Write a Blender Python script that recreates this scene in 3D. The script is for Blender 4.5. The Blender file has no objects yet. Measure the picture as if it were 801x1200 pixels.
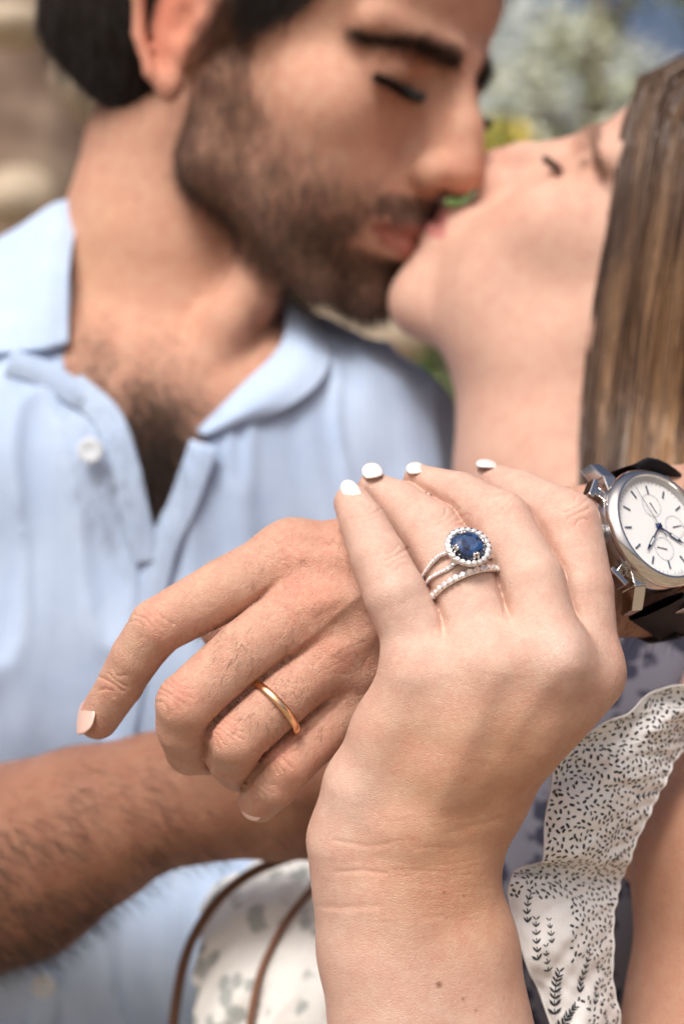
import bpy, math, random
import numpy as np
from mathutils import Vector, Matrix

rng = np.random.RandomState(7)
random.seed(7)
SC = bpy.context.scene
COL = SC.collection
D = 480.0          # millimetres from the lens to the plane of the hands
EYE = 1.3          # height of the lens above the ground, metres

# ---------------------------------------------------------------- camera, sky, sun, exposure
cam_d = bpy.data.cameras.new('camera')
cam = bpy.data.objects.new('camera', cam_d)
COL.objects.link(cam)
cam.location = (0, -D / 1000, EYE)
cam.rotation_euler = (math.radians(90), 0, 0)
cam_d.sensor_width = 36
cam_d.lens = 57.6
cam_d.clip_start = 0.02
cam_d.clip_end = 2000
cam_d.dof.use_dof = True
cam_d.dof.focus_distance = 0.462
cam_d.dof.aperture_fstop = 7.6
SC.camera = cam

SUN_EL, SUN_AZ = 54.0, 203.0     # azimuth measured from +Y towards +X: up, left and on the camera's side
wd = bpy.data.worlds.new('World')
SC.world = wd
wd.use_nodes = True
wn = wd.node_tree
bg = wn.nodes['Background']
sky = wn.nodes.new('ShaderNodeTexSky')
sky.sky_type = 'NISHITA'
sky.sun_disc = False
sky.sun_elevation = math.radians(SUN_EL)
sky.sun_rotation = math.radians(SUN_AZ)
sky.dust_density = 8.0
sky.air_density = 0.55
sky.ozone_density = 0.3
wn.links.new(sky.outputs[0], bg.inputs[0])
bg.inputs[1].default_value = 0.072
sun_d = bpy.data.lights.new('sun', 'SUN')
sun_d.energy = 1.5
sun_d.angle = math.radians(22)
sun_d.color = (1.0, 0.955, 0.91)
sun = bpy.data.objects.new('sun', sun_d)
COL.objects.link(sun)
_e, _a = math.radians(SUN_EL), math.radians(SUN_AZ)
_dir = Vector((math.sin(_a) * math.cos(_e), math.cos(_a) * math.cos(_e), math.sin(_e)))
sun.rotation_euler = _dir.to_track_quat('Z', 'Y').to_euler()
sun.location = (-2, -2, 5)
SC.view_settings.view_transform = 'Standard'
SC.view_settings.look = 'None'
SC.view_settings.gamma = 1
SC.view_settings.exposure = 0.86
SC.cycles.use_denoising = True

# ---------------------------------------------------------------- measuring helper (mm)
def P(px, py, y=0.0):
    """a point seen at photo pixel px,py and lying y mm beyond the plane of the hands"""
    s = (D + y) / D
    return np.array([(px - 400.5) / 4 * s, y, (600 - py) / 4 * s])

def Rm(r, y=0.0):
    return r / 4 * (D + y) / D

def unproj(v):
    s = (D + v[:, 1]) / D
    return v[:, 0] * 4 / s + 400.5, 600 - v[:, 2] * 4 / s

def rot3(a, b, c):
    ca, sa = math.cos(a), math.sin(a); cb, sb = math.cos(b), math.sin(b); cc, sc = math.cos(c), math.sin(c)
    return (np.array([[ca, -sa, 0], [sa, ca, 0], [0, 0, 1]]) @ np.array([[cb, 0, sb], [0, 1, 0], [-sb, 0, cb]])
            @ np.array([[1, 0, 0], [0, cc, -sc], [0, sc, cc]]))

# ---------------------------------------------------------------- smooth solids
class Grid:
    def __init__(s, lo, hi, h):
        s.lo = np.array(lo, float); s.h = h
        s.n = np.maximum(np.ceil((np.array(hi, float) - s.lo) / h).astype(int) + 1, 3)
        s.ax = [(s.lo[i] + h * np.arange(s.n[i])).astype(np.float32) for i in range(3)]
    def new(s, v=40.0):
        return np.full(tuple(s.n), v, np.float32)
    def reg(s, lo, hi):
        sl = []
        for i in range(3):
            a = int(np.floor((lo[i] - s.lo[i]) / s.h)); b = int(np.ceil((hi[i] - s.lo[i]) / s.h)) + 1
            a = max(a, 0); b = min(b, s.n[i])
            if b <= a: return None
            sl.append(slice(a, b))
        return tuple(sl)
    def pts(s, sl):
        return s.ax[0][sl[0]][:, None, None], s.ax[1][sl[1]][None, :, None], s.ax[2][sl[2]][None, None, :]

def smin(a, b, k):
    if k <= 0: return np.minimum(a, b)
    h = np.clip(0.5 + 0.5 * (b - a) / k, 0, 1)
    return b * (1 - h) + a * h - k * h * (1 - h)

def smax(a, b, k):
    return -smin(-a, -b, k)

def cone(G, F, a, b, ra, rb, k=0, flat=None):
    """tapered round limb from a to b, smoothly joined to F; flat=(axis, ratio) flattens it along axis"""
    a = np.array(a, float); b = np.array(b, float)
    R = max(ra, rb) * (max(1, flat[1]) if flat else 1) + k + 4 * G.h
    sl = G.reg(np.minimum(a, b) - R, np.maximum(a, b) + R)
    if sl is None: return
    X, Y, Z = G.pts(sl)
    ab = b - a; L2 = max(float(ab @ ab), 1e-6)
    t = np.clip(((X - a[0]) * ab[0] + (Y - a[1]) * ab[1] + (Z - a[2]) * ab[2]) / L2, 0, 1)
    dx = X - a[0] - t * ab[0]; dy = Y - a[1] - t * ab[1]; dz = Z - a[2] - t * ab[2]
    q = dx * dx + dy * dy + dz * dz
    if flat:
        ax, ra_ = flat
        w = dx * ax[0] + dy * ax[1] + dz * ax[2]
        q = q - w * w + (w / ra_) ** 2
    d = np.sqrt(q) - (ra + (rb - ra) * t)
    F[sl] = smin(F[sl], d.astype(np.float32), k)

def chain(G, F, pts, k=0, mode='px', flat=None):
    """pts: (px, py, y, r_px) joints of a limb"""
    q = [(P(p[0], p[1], p[2]), Rm(p[3], p[2])) for p in pts] if mode == 'px' else [(np.array(p[:3], float), p[3]) for p in pts]
    for (a, ra), (b, rb) in zip(q[:-1], q[1:]):
        cone(G, F, a, b, ra, rb, k, flat)

def surface(G, F, proj=1):
    """the zero surface of F as vertices and quads"""
    s = F < 0
    n = np.array(F.shape)
    c = np.zeros(tuple(n - 1), np.int8)
    for i in (0, 1):
        for j in (0, 1):
            for k in (0, 1):
                c += s[i:n[0] - 1 + i, j:n[1] - 1 + j, k:n[2] - 1 + k]
    act = (c > 0) & (c < 8)
    idx = np.argwhere(act)
    vid = np.full(act.shape, -1, np.int64); vid[act] = np.arange(len(idx))
    pos = np.zeros((len(idx), 3)); cnt = np.zeros(len(idx))
    cor = [(i, j, k) for i in (0, 1) for j in (0, 1) for k in (0, 1)]
    vals = {o: F[idx[:, 0] + o[0], idx[:, 1] + o[1], idx[:, 2] + o[2]].astype(float) for o in cor}
    for o in cor:
        for ax in range(3):
            if o[ax]: continue
            q = list(o); q[ax] = 1; q = tuple(q)
            va, vb = vals[o], vals[q]
            m = (va < 0) != (vb < 0)
            t = np.where(m, va / np.where(m, va - vb, 1), 0)
            for d_ in range(3):
                pos[:, d_] += np.where(m, o[d_] + (t if d_ == ax else 0), 0)
            cnt += m
    V = G.lo + (idx + pos / cnt[:, None]) * G.h
    quads = []
    for ax in range(3):
        a = [slice(None)] * 3; b = [slice(None)] * 3
        a[ax] = slice(0, -1); b[ax] = slice(1, None)
        sa, sb = s[tuple(a)], s[tuple(b)]
        m = sa != sb
        e = np.argwhere(m); fl = sa[m]
        u, v = (ax + 1) % 3, (ax + 2) % 3
        ok = (e[:, u] > 0) & (e[:, v] > 0) & (e[:, u] < n[u] - 1) & (e[:, v] < n[v] - 1)
        e = e[ok]; fl = fl[ok]
        if not len(e): continue
        def at(du, dv):
            w = e.copy(); w[:, u] += du; w[:, v] += dv
            return vid[w[:, 0], w[:, 1], w[:, 2]]
        q = np.stack([at(-1, -1), at(0, -1), at(0, 0), at(-1, 0)], 1)
        q[~fl] = q[~fl][:, ::-1]
        quads.append(q)
    Q = np.concatenate(quads)
    for _ in range(proj):
        f0, g = sample(G, F, V)
        gn = (g ** 2).sum(1)
        st = np.clip(f0 / np.maximum(np.sqrt(gn), .3), -G.h * .6, G.h * .6)
        V = V - g / np.maximum(np.sqrt(gn), 1e-3)[:, None] * st[:, None]
    return V, Q

def sample(G, F, V):
    def tri(p):
        q = np.clip((p - G.lo) / G.h, 0, np.array(F.shape) - 1.001)
        i = q.astype(int); f = q - i
        r = 0
        for a in (0, 1):
            for b in (0, 1):
                for c in (0, 1):
                    w = (f[:, 0] if a else 1 - f[:, 0]) * (f[:, 1] if b else 1 - f[:, 1]) * (f[:, 2] if c else 1 - f[:, 2])
                    r = r + w * F[i[:, 0] + a, i[:, 1] + b, i[:, 2] + c]
        return r
    h = G.h * .75
    g = np.stack([(tri(V + np.eye(3)[i] * h) - tri(V - np.eye(3)[i] * h)) / (2 * h) for i in range(3)], 1)
    return tri(V), g

def normals(V, Q):
    a = V[Q[:, 2]] - V[Q[:, 0]]; b = V[Q[:, 3]] - V[Q[:, 1]]
    n = np.cross(a, b)
    N = np.zeros_like(V)
    for i in range(4):
        for d_ in range(3):
            N[:, d_] += np.bincount(Q[:, i], n[:, d_], len(V))
    return N / np.maximum(np.linalg.norm(N, axis=1), 1e-9)[:, None]

def vnoise(V, scale, seed=0, octv=2):
    """smooth value noise, -1..1, of the points V (mm); scale = feature size in mm"""
    r = np.zeros(len(V)); amp = 1; tot = 0
    for o in range(octv):
        T = np.random.RandomState(seed + o * 17).rand(32, 32, 32) * 2 - 1
        q = V / (scale / 2 ** o) + 100.3 * (o + 1)
        i = np.floor(q).astype(int); f = q - i; f = f * f * (3 - 2 * f)
        s = 0
        for a in (0, 1):
            for b in (0, 1):
                for c in (0, 1):
                    w = (f[:, 0] if a else 1 - f[:, 0]) * (f[:, 1] if b else 1 - f[:, 1]) * (f[:, 2] if c else 1 - f[:, 2])
                    s = s + w * T[(i[:, 0] + a) % 32, (i[:, 1] + b) % 32, (i[:, 2] + c) % 32]
        r += s * amp; tot += amp; amp *= .5
    return r / tot

# ---------------------------------------------------------------- mesh objects
def link(name, me, mat, parent=None):
    o = bpy.data.objects.new(name, me)
    COL.objects.link(o)
    if mat is not None: me.materials.append(mat)
    if parent is not None: o.parent = parent
    return o

def mm_world(V):
    W = np.asarray(V, float) / 1000.0
    return W + np.array([0, 0, EYE])

def mesh_np(name, V, faces, mat=None, parent=None, col=None, smooth=True, uv=None, world=True):
    """faces: array (n,4)/(n,3) or a list of both; V in mm unless world=False"""
    W = mm_world(V) if world else np.asarray(V, float)
    me = bpy.data.meshes.new(name)
    fl = faces if isinstance(faces, list) else [faces]
    fl = [np.asarray(f) for f in fl if len(f)]
    lens = np.concatenate([np.full(len(f), f.shape[1]) for f in fl])
    loops = np.concatenate([f.ravel() for f in fl])
    me.vertices.add(len(W)); me.vertices.foreach_set('co', W.astype(np.float32).ravel())
    me.loops.add(len(loops)); me.loops.foreach_set('vertex_index', loops.astype(np.int32))
    me.polygons.add(len(lens))
    st = np.concatenate([[0], np.cumsum(lens)[:-1]])
    me.polygons.foreach_set('loop_start', st.astype(np.int32))
    me.polygons.foreach_set('loop_total', lens.astype(np.int32))
    me.polygons.foreach_set('use_smooth', np.full(len(lens), bool(smooth)))
    if col is not None:
        at = me.color_attributes.new('Col', 'FLOAT_COLOR', 'POINT')
        c = np.ones((len(W), 4), np.float32); c[:, :3] = col
        at.data.foreach_set('color', c.ravel())
    if uv is not None:
        l = me.uv_layers.new(name='UVMap')
        l.data.foreach_set('uv', np.asarray(uv, np.float32)[loops].ravel())
    me.update(calc_edges=True)
    me.validate()
    return link(name, me, mat, parent)

def empty(name, at, label, cat, group=None):
    o = bpy.data.objects.new(name, None)
    COL.objects.link(o)
    o.location = Vector(mm_world(at)) if at is not None else (0, 0, 0)
    o['label'] = label; o['category'] = cat
    if group: o['group'] = group
    bpy.context.view_layer.update()
    return o

def tag(o, label=None, cat=None, group=None, kind=None):
    if label: o['label'] = label
    if cat: o['category'] = cat
    if group: o['group'] = group
    if kind: o['kind'] = kind
    return o

def keep(o, parent):
    """parent o without moving it"""
    o.parent = parent
    o.matrix_parent_inverse = Matrix.Translation(parent.location).inverted()
    return o

def part(name, V, F, mat, parent, **kw):
    o = mesh_np(name, V, F, mat, None, **kw)
    r = parent
    while r.parent is not None: r = r.parent
    o.parent = parent
    if parent.type == 'EMPTY':
        o.matrix_parent_inverse = Matrix.Translation(parent.location).inverted()
    else:
        o.matrix_parent_inverse = Matrix.Identity(4)
        o.matrix_parent_inverse = Matrix.Translation(r.location).inverted() @ Matrix.Translation(r.location) 
    return o

class MB:
    """collects simple shapes (mm) into one mesh"""
    def __init__(s): s.V = []; s.F4 = []; s.F3 = []; s.n = 0
    def add(s, V, F):
        V = np.asarray(V, float)
        for f in F:
            (s.F4 if len(f) == 4 else s.F3).append([i + s.n for i in f])
        s.V.append(V); s.n += len(V)
    def addq(s, V, Q):
        s.V.append(np.asarray(V, float)); s.F4.extend((np.asarray(Q) + s.n).tolist()); s.n += len(V)
    def tube(s, pts, r, n=6, cap=True):
        pts = [np.array(p, float) for p in pts]
        r = [r] * len(pts) if np.isscalar(r) else r
        V = []; up = None
        for i, p in enumerate(pts):
            t = pts[min(i + 1, len(pts) - 1)] - pts[max(i - 1, 0)]
            t /= max(np.linalg.norm(t), 1e-9)
            if up is None:
                up = np.cross(t, [0, 0, 1.0])
                if np.linalg.norm(up) < .1: up = np.cross(t, [1.0, 0, 0])
            up = up - t * (up @ t); up /= max(np.linalg.norm(up), 1e-9)
            w = np.cross(t, up)
            for j in range(n):
                a = 2 * math.pi * j / n
                V.append(p + r[i] * (math.cos(a) * up + math.sin(a) * w))
        F = []
        for i in range(len(pts) - 1):
            for j in range(n):
                k = (j + 1) % n
                F.append([i * n + j, i * n + k, (i + 1) * n + k, (i + 1) * n + j])
        if cap:
            V.append(pts[0]); V.append(pts[-1]); m = len(V)
            for j in range(n):
                k = (j + 1) % n
                F.append([m - 2, k, j]); F.append([m - 1, (len(pts) - 1) * n + j, (len(pts) - 1) * n + k])
        s.add(V, F)
    def lathe(s, prof, M, n=64, sx=1.0, sy=1.0, closed=False):
        """prof (radius, height) turned about local z; M = (origin, ex, ey, ez)"""
        o, ex, ey, ez = [np.array(q, float) for q in M]
        V = []
        for r, h in prof:
            for j in range(n):
                a = 2 * math.pi * j / n
                V.append(o + ex * r * sx * math.cos(a) + ey * r * sy * math.sin(a) + ez * h)
        F = []
        m = len(prof)
        for i in range(m if closed else m - 1):
            i2 = (i + 1) % m
            for j in range(n):
                k = (j + 1) % n
                F.append([i * n + j, i * n + k, i2 * n + k, i2 * n + j])
        s.add(V, F)
    def box(s, c, ex, ey, ez):
        c, ex, ey, ez = [np.array(q, float) for q in (c, ex, ey, ez)]
        V = [c + a * ex + b * ey + d_ * ez for a in (-1, 1) for b in (-1, 1) for d_ in (-1, 1)]
        s.add(V, [[0, 1, 3, 2], [4, 6, 7, 5], [0, 4, 5, 1], [2, 3, 7, 6], [0, 2, 6, 4], [1, 5, 7, 3]])
    def ball(s, c, r, n=8, m=6, ax=None):
        c = np.array(c, float)
        A = np.eye(3) * r if ax is None else np.array(ax, float)     # rows = semi-axes
        V = []
        for i in range(m + 1):
            th = math.pi * i / m
            for j in range(n):
                a = 2 * math.pi * j / n
                V.append(c + math.sin(th) * math.cos(a) * A[0] + math.sin(th) * math.sin(a) * A[1] + math.cos(th) * A[2])
        s.add(V, [[i * n + j, (i + 1) * n + j, (i + 1) * n + (j + 1) % n, i * n + (j + 1) % n] for i in range(m) for j in range(n)])
    def build(s, name, mat, parent=None, smooth=True, **kw):
        V = np.concatenate(s.V)
        F = []
        if s.F4: F.append(np.array(s.F4))
        if s.F3: F.append(np.array(s.F3))
        if parent is None: return mesh_np(name, V, F, mat, smooth=smooth, **kw)
        return part(name, V, F, mat, parent, smooth=smooth, **kw)

def catmull(pts, n):
    """n points along a smooth curve through pts"""
    p = np.array(pts, float)
    q = np.vstack([2 * p[0] - p[1], p, 2 * p[-1] - p[-2]])
    t = np.linspace(0, len(p) - 1 - 1e-6, n)
    i = t.astype(int); f = (t - i)[:, None]
    a, b, c, d_ = q[i], q[i + 1], q[i + 2], q[i + 3]
    return .5 * ((2 * b) + (-a + c) * f + (2 * a - 5 * b + 4 * c - d_) * f ** 2 + (-a + 3 * b - 3 * c + d_) * f ** 3)

def sheet(rows, nu, nv, thick=0.6, ripple=None):
    """rows: lists of 3-D points (same meaning along each); returns V, Q, UV, and the front grid (nv, nu, 3)"""
    R = np.array([catmull(r, nu) for r in rows])
    S = np.array([catmull(R[:, j], nv) for j in range(nu)]).transpose(1, 0, 2)
    du = np.gradient(S, axis=1); dv = np.gradient(S, axis=0)
    N = np.cross(du, dv); N /= np.maximum(np.linalg.norm(N, axis=2), 1e-9)[..., None]
    if N[..., 1].mean() > 0: N = -N
    if ripple is not None:
        uu, vv = np.meshgrid(np.linspace(0, 1, nu), np.linspace(0, 1, nv))
        S = S + N * ripple(uu, vv)[..., None]
        du = np.gradient(S, axis=1); dv = np.gradient(S, axis=0)
        N2 = np.cross(du, dv); N2 /= np.maximum(np.linalg.norm(N2, axis=2), 1e-9)[..., None]
        N = N2 if (N2 * N).sum() > 0 else -N2
    B = S - N * thick
    V = np.concatenate([S.reshape(-1, 3), B.reshape(-1, 3)])
    ii = np.arange(nu * nv).reshape(nv, nu)
    q = np.stack([ii[:-1, :-1], ii[:-1, 1:], ii[1:, 1:], ii[1:, :-1]], -1).reshape(-1, 4)
    o = nu * nv
    Q = [q, q[:, ::-1] + o]
    for edge, fl in ((ii[0], 0), (ii[-1], 1), (ii[:, 0], 1), (ii[:, -1], 0)):
        e = np.stack([edge[:-1], edge[1:], edge[1:] + o, edge[:-1] + o], 1)
        Q.append(e if fl else e[:, ::-1])
    uu, vv = np.meshgrid(np.linspace(0, 1, nu), np.linspace(0, 1, nv))
    uv = np.stack([uu.ravel(), vv.ravel()], 1)
    return V, np.concatenate(Q), np.concatenate([uv, uv]), S, N

# ---------------------------------------------------------------- materials
def mat(name, color=(.5, .5, .5), rough=.5, metal=0, **kw):
    m = bpy.data.materials.new(name)
    m.use_nodes = True
    b = m.node_tree.nodes['Principled BSDF']
    b.inputs['Base Color'].default_value = (*color, 1)
    b.inputs['Roughness'].default_value = rough
    b.inputs['Metallic'].default_value = metal
    for k, v in kw.items():
        b.inputs[k.replace('_', ' ')].default_value = v
    return m

def N_(m, t, **kw):
    n = m.node_tree.nodes.new(t)
    for k, v in kw.items():
        if k.startswith('i_'): n.inputs[k[2:].replace('_', ' ')].default_value = v
        else: setattr(n, k, v)
    return n

def L_(m, a, b): m.node_tree.links.new(a, b)

def skin_mat(name, bump=.35, cell=1500, mottle=.10, sss=.04, rough=.52):
    m = mat(name, rough=rough)
    nt = m.node_tree; b = nt.nodes['Principled BSDF']
    tc = N_(m, 'ShaderNodeTexCoord')
    at = N_(m, 'ShaderNodeAttribute', attribute_name='Col')
    n1 = N_(m, 'ShaderNodeTexNoise', i_Scale=160.0, i_Detail=4.0, i_Roughness=.6)
    n2 = N_(m, 'ShaderNodeTexNoise', i_Scale=900.0, i_Detail=3.0)
    L_(m, tc.outputs['Object'], n1.inputs['Vector']); L_(m, tc.outputs['Object'], n2.inputs['Vector'])
    r1 = N_(m, 'ShaderNodeMapRange', i_From_Min=.3, i_From_Max=.7, i_To_Min=1 - mottle, i_To_Max=1 + mottle)
    L_(m, n1.outputs[0], r1.inputs[0])
    r2 = N_(m, 'ShaderNodeMapRange', i_From_Min=.3, i_From_Max=.7, i_To_Min=1 - mottle * .7, i_To_Max=1 + mottle * .7)
    L_(m, n2.outputs[0], r2.inputs[0])
    # mottling: red stays, green and blue vary more
    cmb = N_(m, 'ShaderNodeCombineColor')
    mlt = N_(m, 'ShaderNodeMath', operation='MULTIPLY'); L_(m, r1.outputs[0], mlt.inputs[0]); L_(m, r2.outputs[0], mlt.inputs[1])
    pw = N_(m, 'ShaderNodeMath', operation='POWER'); L_(m, mlt.outputs[0], pw.inputs[0]); pw.inputs[1].default_value = .35
    L_(m, pw.outputs[0], cmb.inputs[0]); L_(m, mlt.outputs[0], cmb.inputs[1]); L_(m, mlt.outputs[0], cmb.inputs[2])
    mx = N_(m, 'ShaderNodeMix', data_type='RGBA', blend_type='MULTIPLY'); mx.inputs[0].default_value = 1
    L_(m, at.outputs['Color'], mx.inputs[6]); L_(m, cmb.outputs[0], mx.inputs[7])
    L_(m, mx.outputs[2], b.inputs['Base Color'])
    # fine skin relief: cells between crossing furrows, with pores
    wr = N_(m, 'ShaderNodeTexNoise', i_Scale=300.0, i_Detail=2.0)
    L_(m, tc.outputs['Object'], wr.inputs['Vector'])
    wv = N_(m, 'ShaderNodeVectorMath', operation='SCALE'); wv.inputs['Scale'].default_value = .0016
    L_(m, wr.outputs['Color'], wv.inputs[0])
    ad = N_(m, 'ShaderNodeVectorMath', operation='ADD'); L_(m, tc.outputs['Object'], ad.inputs[0]); L_(m, wv.outputs[0], ad.inputs[1])
    vo = N_(m, 'ShaderNodeTexVoronoi', feature='DISTANCE_TO_EDGE', i_Scale=float(cell))
    L_(m, ad.outputs[0], vo.inputs['Vector'])
    vr = N_(m, 'ShaderNodeMapRange', i_From_Min=0.0, i_From_Max=.16); L_(m, vo.outputs[0], vr.inputs[0])
    n3 = N_(m, 'ShaderNodeTexNoise', i_Scale=420.0, i_Detail=5.0, i_Roughness=.65); L_(m, tc.outputs['Object'], n3.inputs['Vector'])
    sm = N_(m, 'ShaderNodeMath', operation='MULTIPLY_ADD'); L_(m, vr.outputs[0], sm.inputs[0]); sm.inputs[1].default_value = .45; L_(m, n3.outputs[0], sm.inputs[2])
    bp = N_(m, 'ShaderNodeBump', i_Strength=bump, i_Distance=.0006)
    L_(m, sm.outputs[0], bp.inputs['Height']); L_(m, bp.outputs[0], b.inputs['Normal'])
    rr = N_(m, 'ShaderNodeMapRange', i_To_Min=rough - .1, i_To_Max=rough + .12); L_(m, n3.outputs[0], rr.inputs[0]); L_(m, rr.outputs[0], b.inputs['Roughness'])
    b.inputs['Subsurface Weight'].default_value = sss
    b.inputs['Subsurface Radius'].default_value = (1.0, .36, .2)
    b.inputs['Subsurface Scale'].default_value = .0009
    b.inputs['Specular IOR Level'].default_value = .38
    return m

def fabric_mat(name, c1, c2, scale=900, bump=.25, big=30.0, stripes=True, sheen=.2):
    m = mat(name, c1, .85)
    b = m.node_tree.nodes['Principled BSDF']
    tc = N_(m, 'ShaderNodeTexCoord')
    n1 = N_(m, 'ShaderNodeTexNoise', i_Scale=big, i_Detail=5.0, i_Roughness=.6)
    L_(m, tc.outputs['Object'], n1.inputs['Vector'])
    w = N_(m, 'ShaderNodeTexWave', i_Scale=scale / 10, i_Distortion=1.5, i_Detail=3.0, bands_direction='X')
    w2 = N_(m, 'ShaderNodeTexWave', i_Scale=scale / 7, i_Distortion=1.0, i_Detail=2.0, bands_direction='Z')
    L_(m, tc.outputs['Object'], w.inputs['Vector']); L_(m, tc.outputs['Object'], w2.inputs['Vector'])
    a = N_(m, 'ShaderNodeMath', operation='MULTIPLY_ADD'); L_(m, w.outputs['Fac'], a.inputs[0]); a.inputs[1].default_value = .25 if stripes else .15
    mpp = N_(m, 'ShaderNodeMapping'); mpp.inputs['Scale'].default_value = (210, 210, 16); L_(m, tc.outputs['Object'], mpp.inputs['Vector'])
    n4 = N_(m, 'ShaderNodeTexNoise', i_Scale=1.0, i_Detail=4.0, i_Roughness=.7); L_(m, mpp.outputs[0], n4.inputs['Vector'])
    a4 = N_(m, 'ShaderNodeMath', operation='MULTIPLY_ADD'); L_(m, n4.outputs[0], a4.inputs[0]); a4.inputs[1].default_value = .5 if stripes else .3; L_(m, n1.outputs[0], a4.inputs[2])
    s4 = N_(m, 'ShaderNodeMath', operation='SUBTRACT'); L_(m, a4.outputs[0], s4.inputs[0]); s4.inputs[1].default_value = .25 if stripes else .15
    L_(m, s4.outputs[0], a.inputs[2])
    mr = N_(m, 'ShaderNodeMapRange', i_From_Min=.3, i_From_Max=1.0); L_(m, a.outputs[0], mr.inputs[0])
    mx = N_(m, 'ShaderNodeMix', data_type='RGBA'); mx.inputs[6].default_value = (*c1, 1); mx.inputs[7].default_value = (*c2, 1)
    L_(m, mr.outputs[0], mx.inputs[0]); L_(m, mx.outputs[2], b.inputs['Base Color'])
    ww = N_(m, 'ShaderNodeMath', operation='ADD'); L_(m, w.outputs['Fac'], ww.inputs[0]); L_(m, w2.outputs['Fac'], ww.inputs[1])
    bp = N_(m, 'ShaderNodeBump', i_Strength=bump, i_Distance=.0002); L_(m, ww.outputs[0], bp.inputs['Height']); L_(m, bp.outputs[0], b.inputs['Normal'])
    b.inputs['Sheen Weight'].default_value = sheen
    return m

def attr_mat(name, rough=.5, spec=.5, **kw):
    m = mat(name, rough=rough, **kw)
    at = N_(m, 'ShaderNodeAttribute', attribute_name='Col')
    L_(m, at.outputs['Color'], m.node_tree.nodes['Principled BSDF'].inputs['Base Color'])
    m.node_tree.nodes['Principled BSDF'].inputs['Specular IOR Level'].default_value = spec
    return m

M_skin_m = skin_mat('skin_tanned', bump=.55, cell=1250, mottle=.13)
M_skin_f = skin_mat('skin_fair', bump=.42, cell=1500, mottle=.10, rough=.5)
M_shirt = fabric_mat('blue_chambray', (.35, .47, .68), (.50, .62, .80))
M_hairstuff = attr_mat('hair_fibre', rough=.42, spec=.4)
M_darkhair = mat('dark_hair', (.010, .007, .006), .75, 0, Specular_IOR_Level=.15)
M_nail_white = mat('white_nail_polish', (.74, .70, .68), .22, Coat_Weight=.5)
M_nail = mat('bare_nail', (.66, .44, .37), .28, Subsurface_Weight=.1)
M_gold = mat('rose_gold', (.93, .60, .36), .16, 1)
M_plat = mat('white_gold', (.80, .79, .78), .18, 1)
M_steel = mat('brushed_steel', (.62, .62, .63), .24, 1)
M_steel2 = mat('polished_steel', (.74, .72, .70), .12, 1)

# ================================================================= the two hands (in focus)
def subdivide(G, F, V, Q):
    """halve the quads and pull the new points onto the solid's surface"""
    e = np.sort(np.concatenate([Q[:, [i, (i + 1) % 4]] for i in range(4)]), 1)
    key = e[:, 0] * len(V) + e[:, 1]
    uk, inv = np.unique(key, return_inverse=True)
    ea, eb = uk // len(V), uk % len(V)
    nv, ne, nq = len(V), len(uk), len(Q)
    W = np.concatenate([V, (V[ea] + V[eb]) / 2, V[Q].mean(1)])
    m = inv.reshape(4, nq) + nv
    c = np.arange(nq) + nv + ne
    R = np.concatenate([np.stack([Q[:, i], m[i], c, m[(i - 1) % 4]], 1) for i in range(4)])
    f0, g = sample(G, F, W)
    gn = np.sqrt((g ** 2).sum(1))
    W = W - g / np.maximum(gn, 1e-3)[:, None] * np.clip(f0 / np.maximum(gn, .3), -.3, .3)[:, None]
    return W, R

def seg_dist(px, py, poly):
    d = np.full(len(px), 1e9)
    for (x0, y0), (x1, y1) in zip(poly[:-1], poly[1:]):
        ax, ay = x1 - x0, y1 - y0
        t = np.clip(((px - x0) * ax + (py - y0) * ay) / max(ax * ax + ay * ay, 1e-6), 0, 1)
        d = np.minimum(d, np.hypot(px - x0 - t * ax, py - y0 - t * ay))
    return d

def crease(V, N, poly, w, depth, ymax=1e9):
    """press a furrow (depth > 0) or raise a ridge (depth < 0), mm, along a line over the near side of the skin"""
    px, py = unproj(V)
    xs = [p[0] for p in poly]; ys = [p[1] for p in poly]
    m = (px > min(xs) - 3 * w) & (px < max(xs) + 3 * w) & (py > min(ys) - 3 * w) & (py < max(ys) + 3 * w) & (N[:, 1] < .25) & (V[:, 1] < ymax)
    i = np.where(m)[0]
    if not len(i): return
    d = seg_dist(px[i], py[i], poly)
    f = depth * np.exp(-(d / w) ** 2) * np.clip((.25 - N[i, 1]) / .4, 0, 1)
    V[i] -= N[i] * f[:, None]

def knuckle(V, N, cx, cy, ang, half, n, spread, depth=.22, w=1.7, seed=0, bow=.25, ymax=1e9):
    """n wavy furrows across a finger joint; ang = direction of the finger in degrees (image plane, y down)"""
    r = np.random.RandomState(seed)
    a = math.radians(ang); u = np.array([math.cos(a), math.sin(a)]); v = np.array([-u[1], u[0]])
    for k in range(n):
        t = (k - (n - 1) / 2) / max(n - 1, 1) * 2
        off = t * spread + r.uniform(-1, 1) * spread * .12
        hl = half * (1 - .45 * t * t) * r.uniform(.7, 1)
        sh = r.uniform(-.2, .2) * half
        pts = []
        for q in np.linspace(-1, 1, 7):
            p = np.array([cx, cy]) + v * (q * hl + sh) + u * (off * (1 + bow * q * q * 1.2) + r.uniform(-.8, .8))
            pts.append(tuple(p))
        crease(V, N, pts, w * r.uniform(.8, 1.2), depth * r.uniform(.6, 1.1), ymax)

def tint(V, C, c, r, col, amt):
    """blend the skin colour towards col round point c (mm)"""
    d = np.linalg.norm((V - np.array(c)) , axis=1) / r
    f = amt * np.exp(-d * d)
    C[:] = C * (1 - f[:, None]) + np.array(col) * f[:, None]

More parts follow.
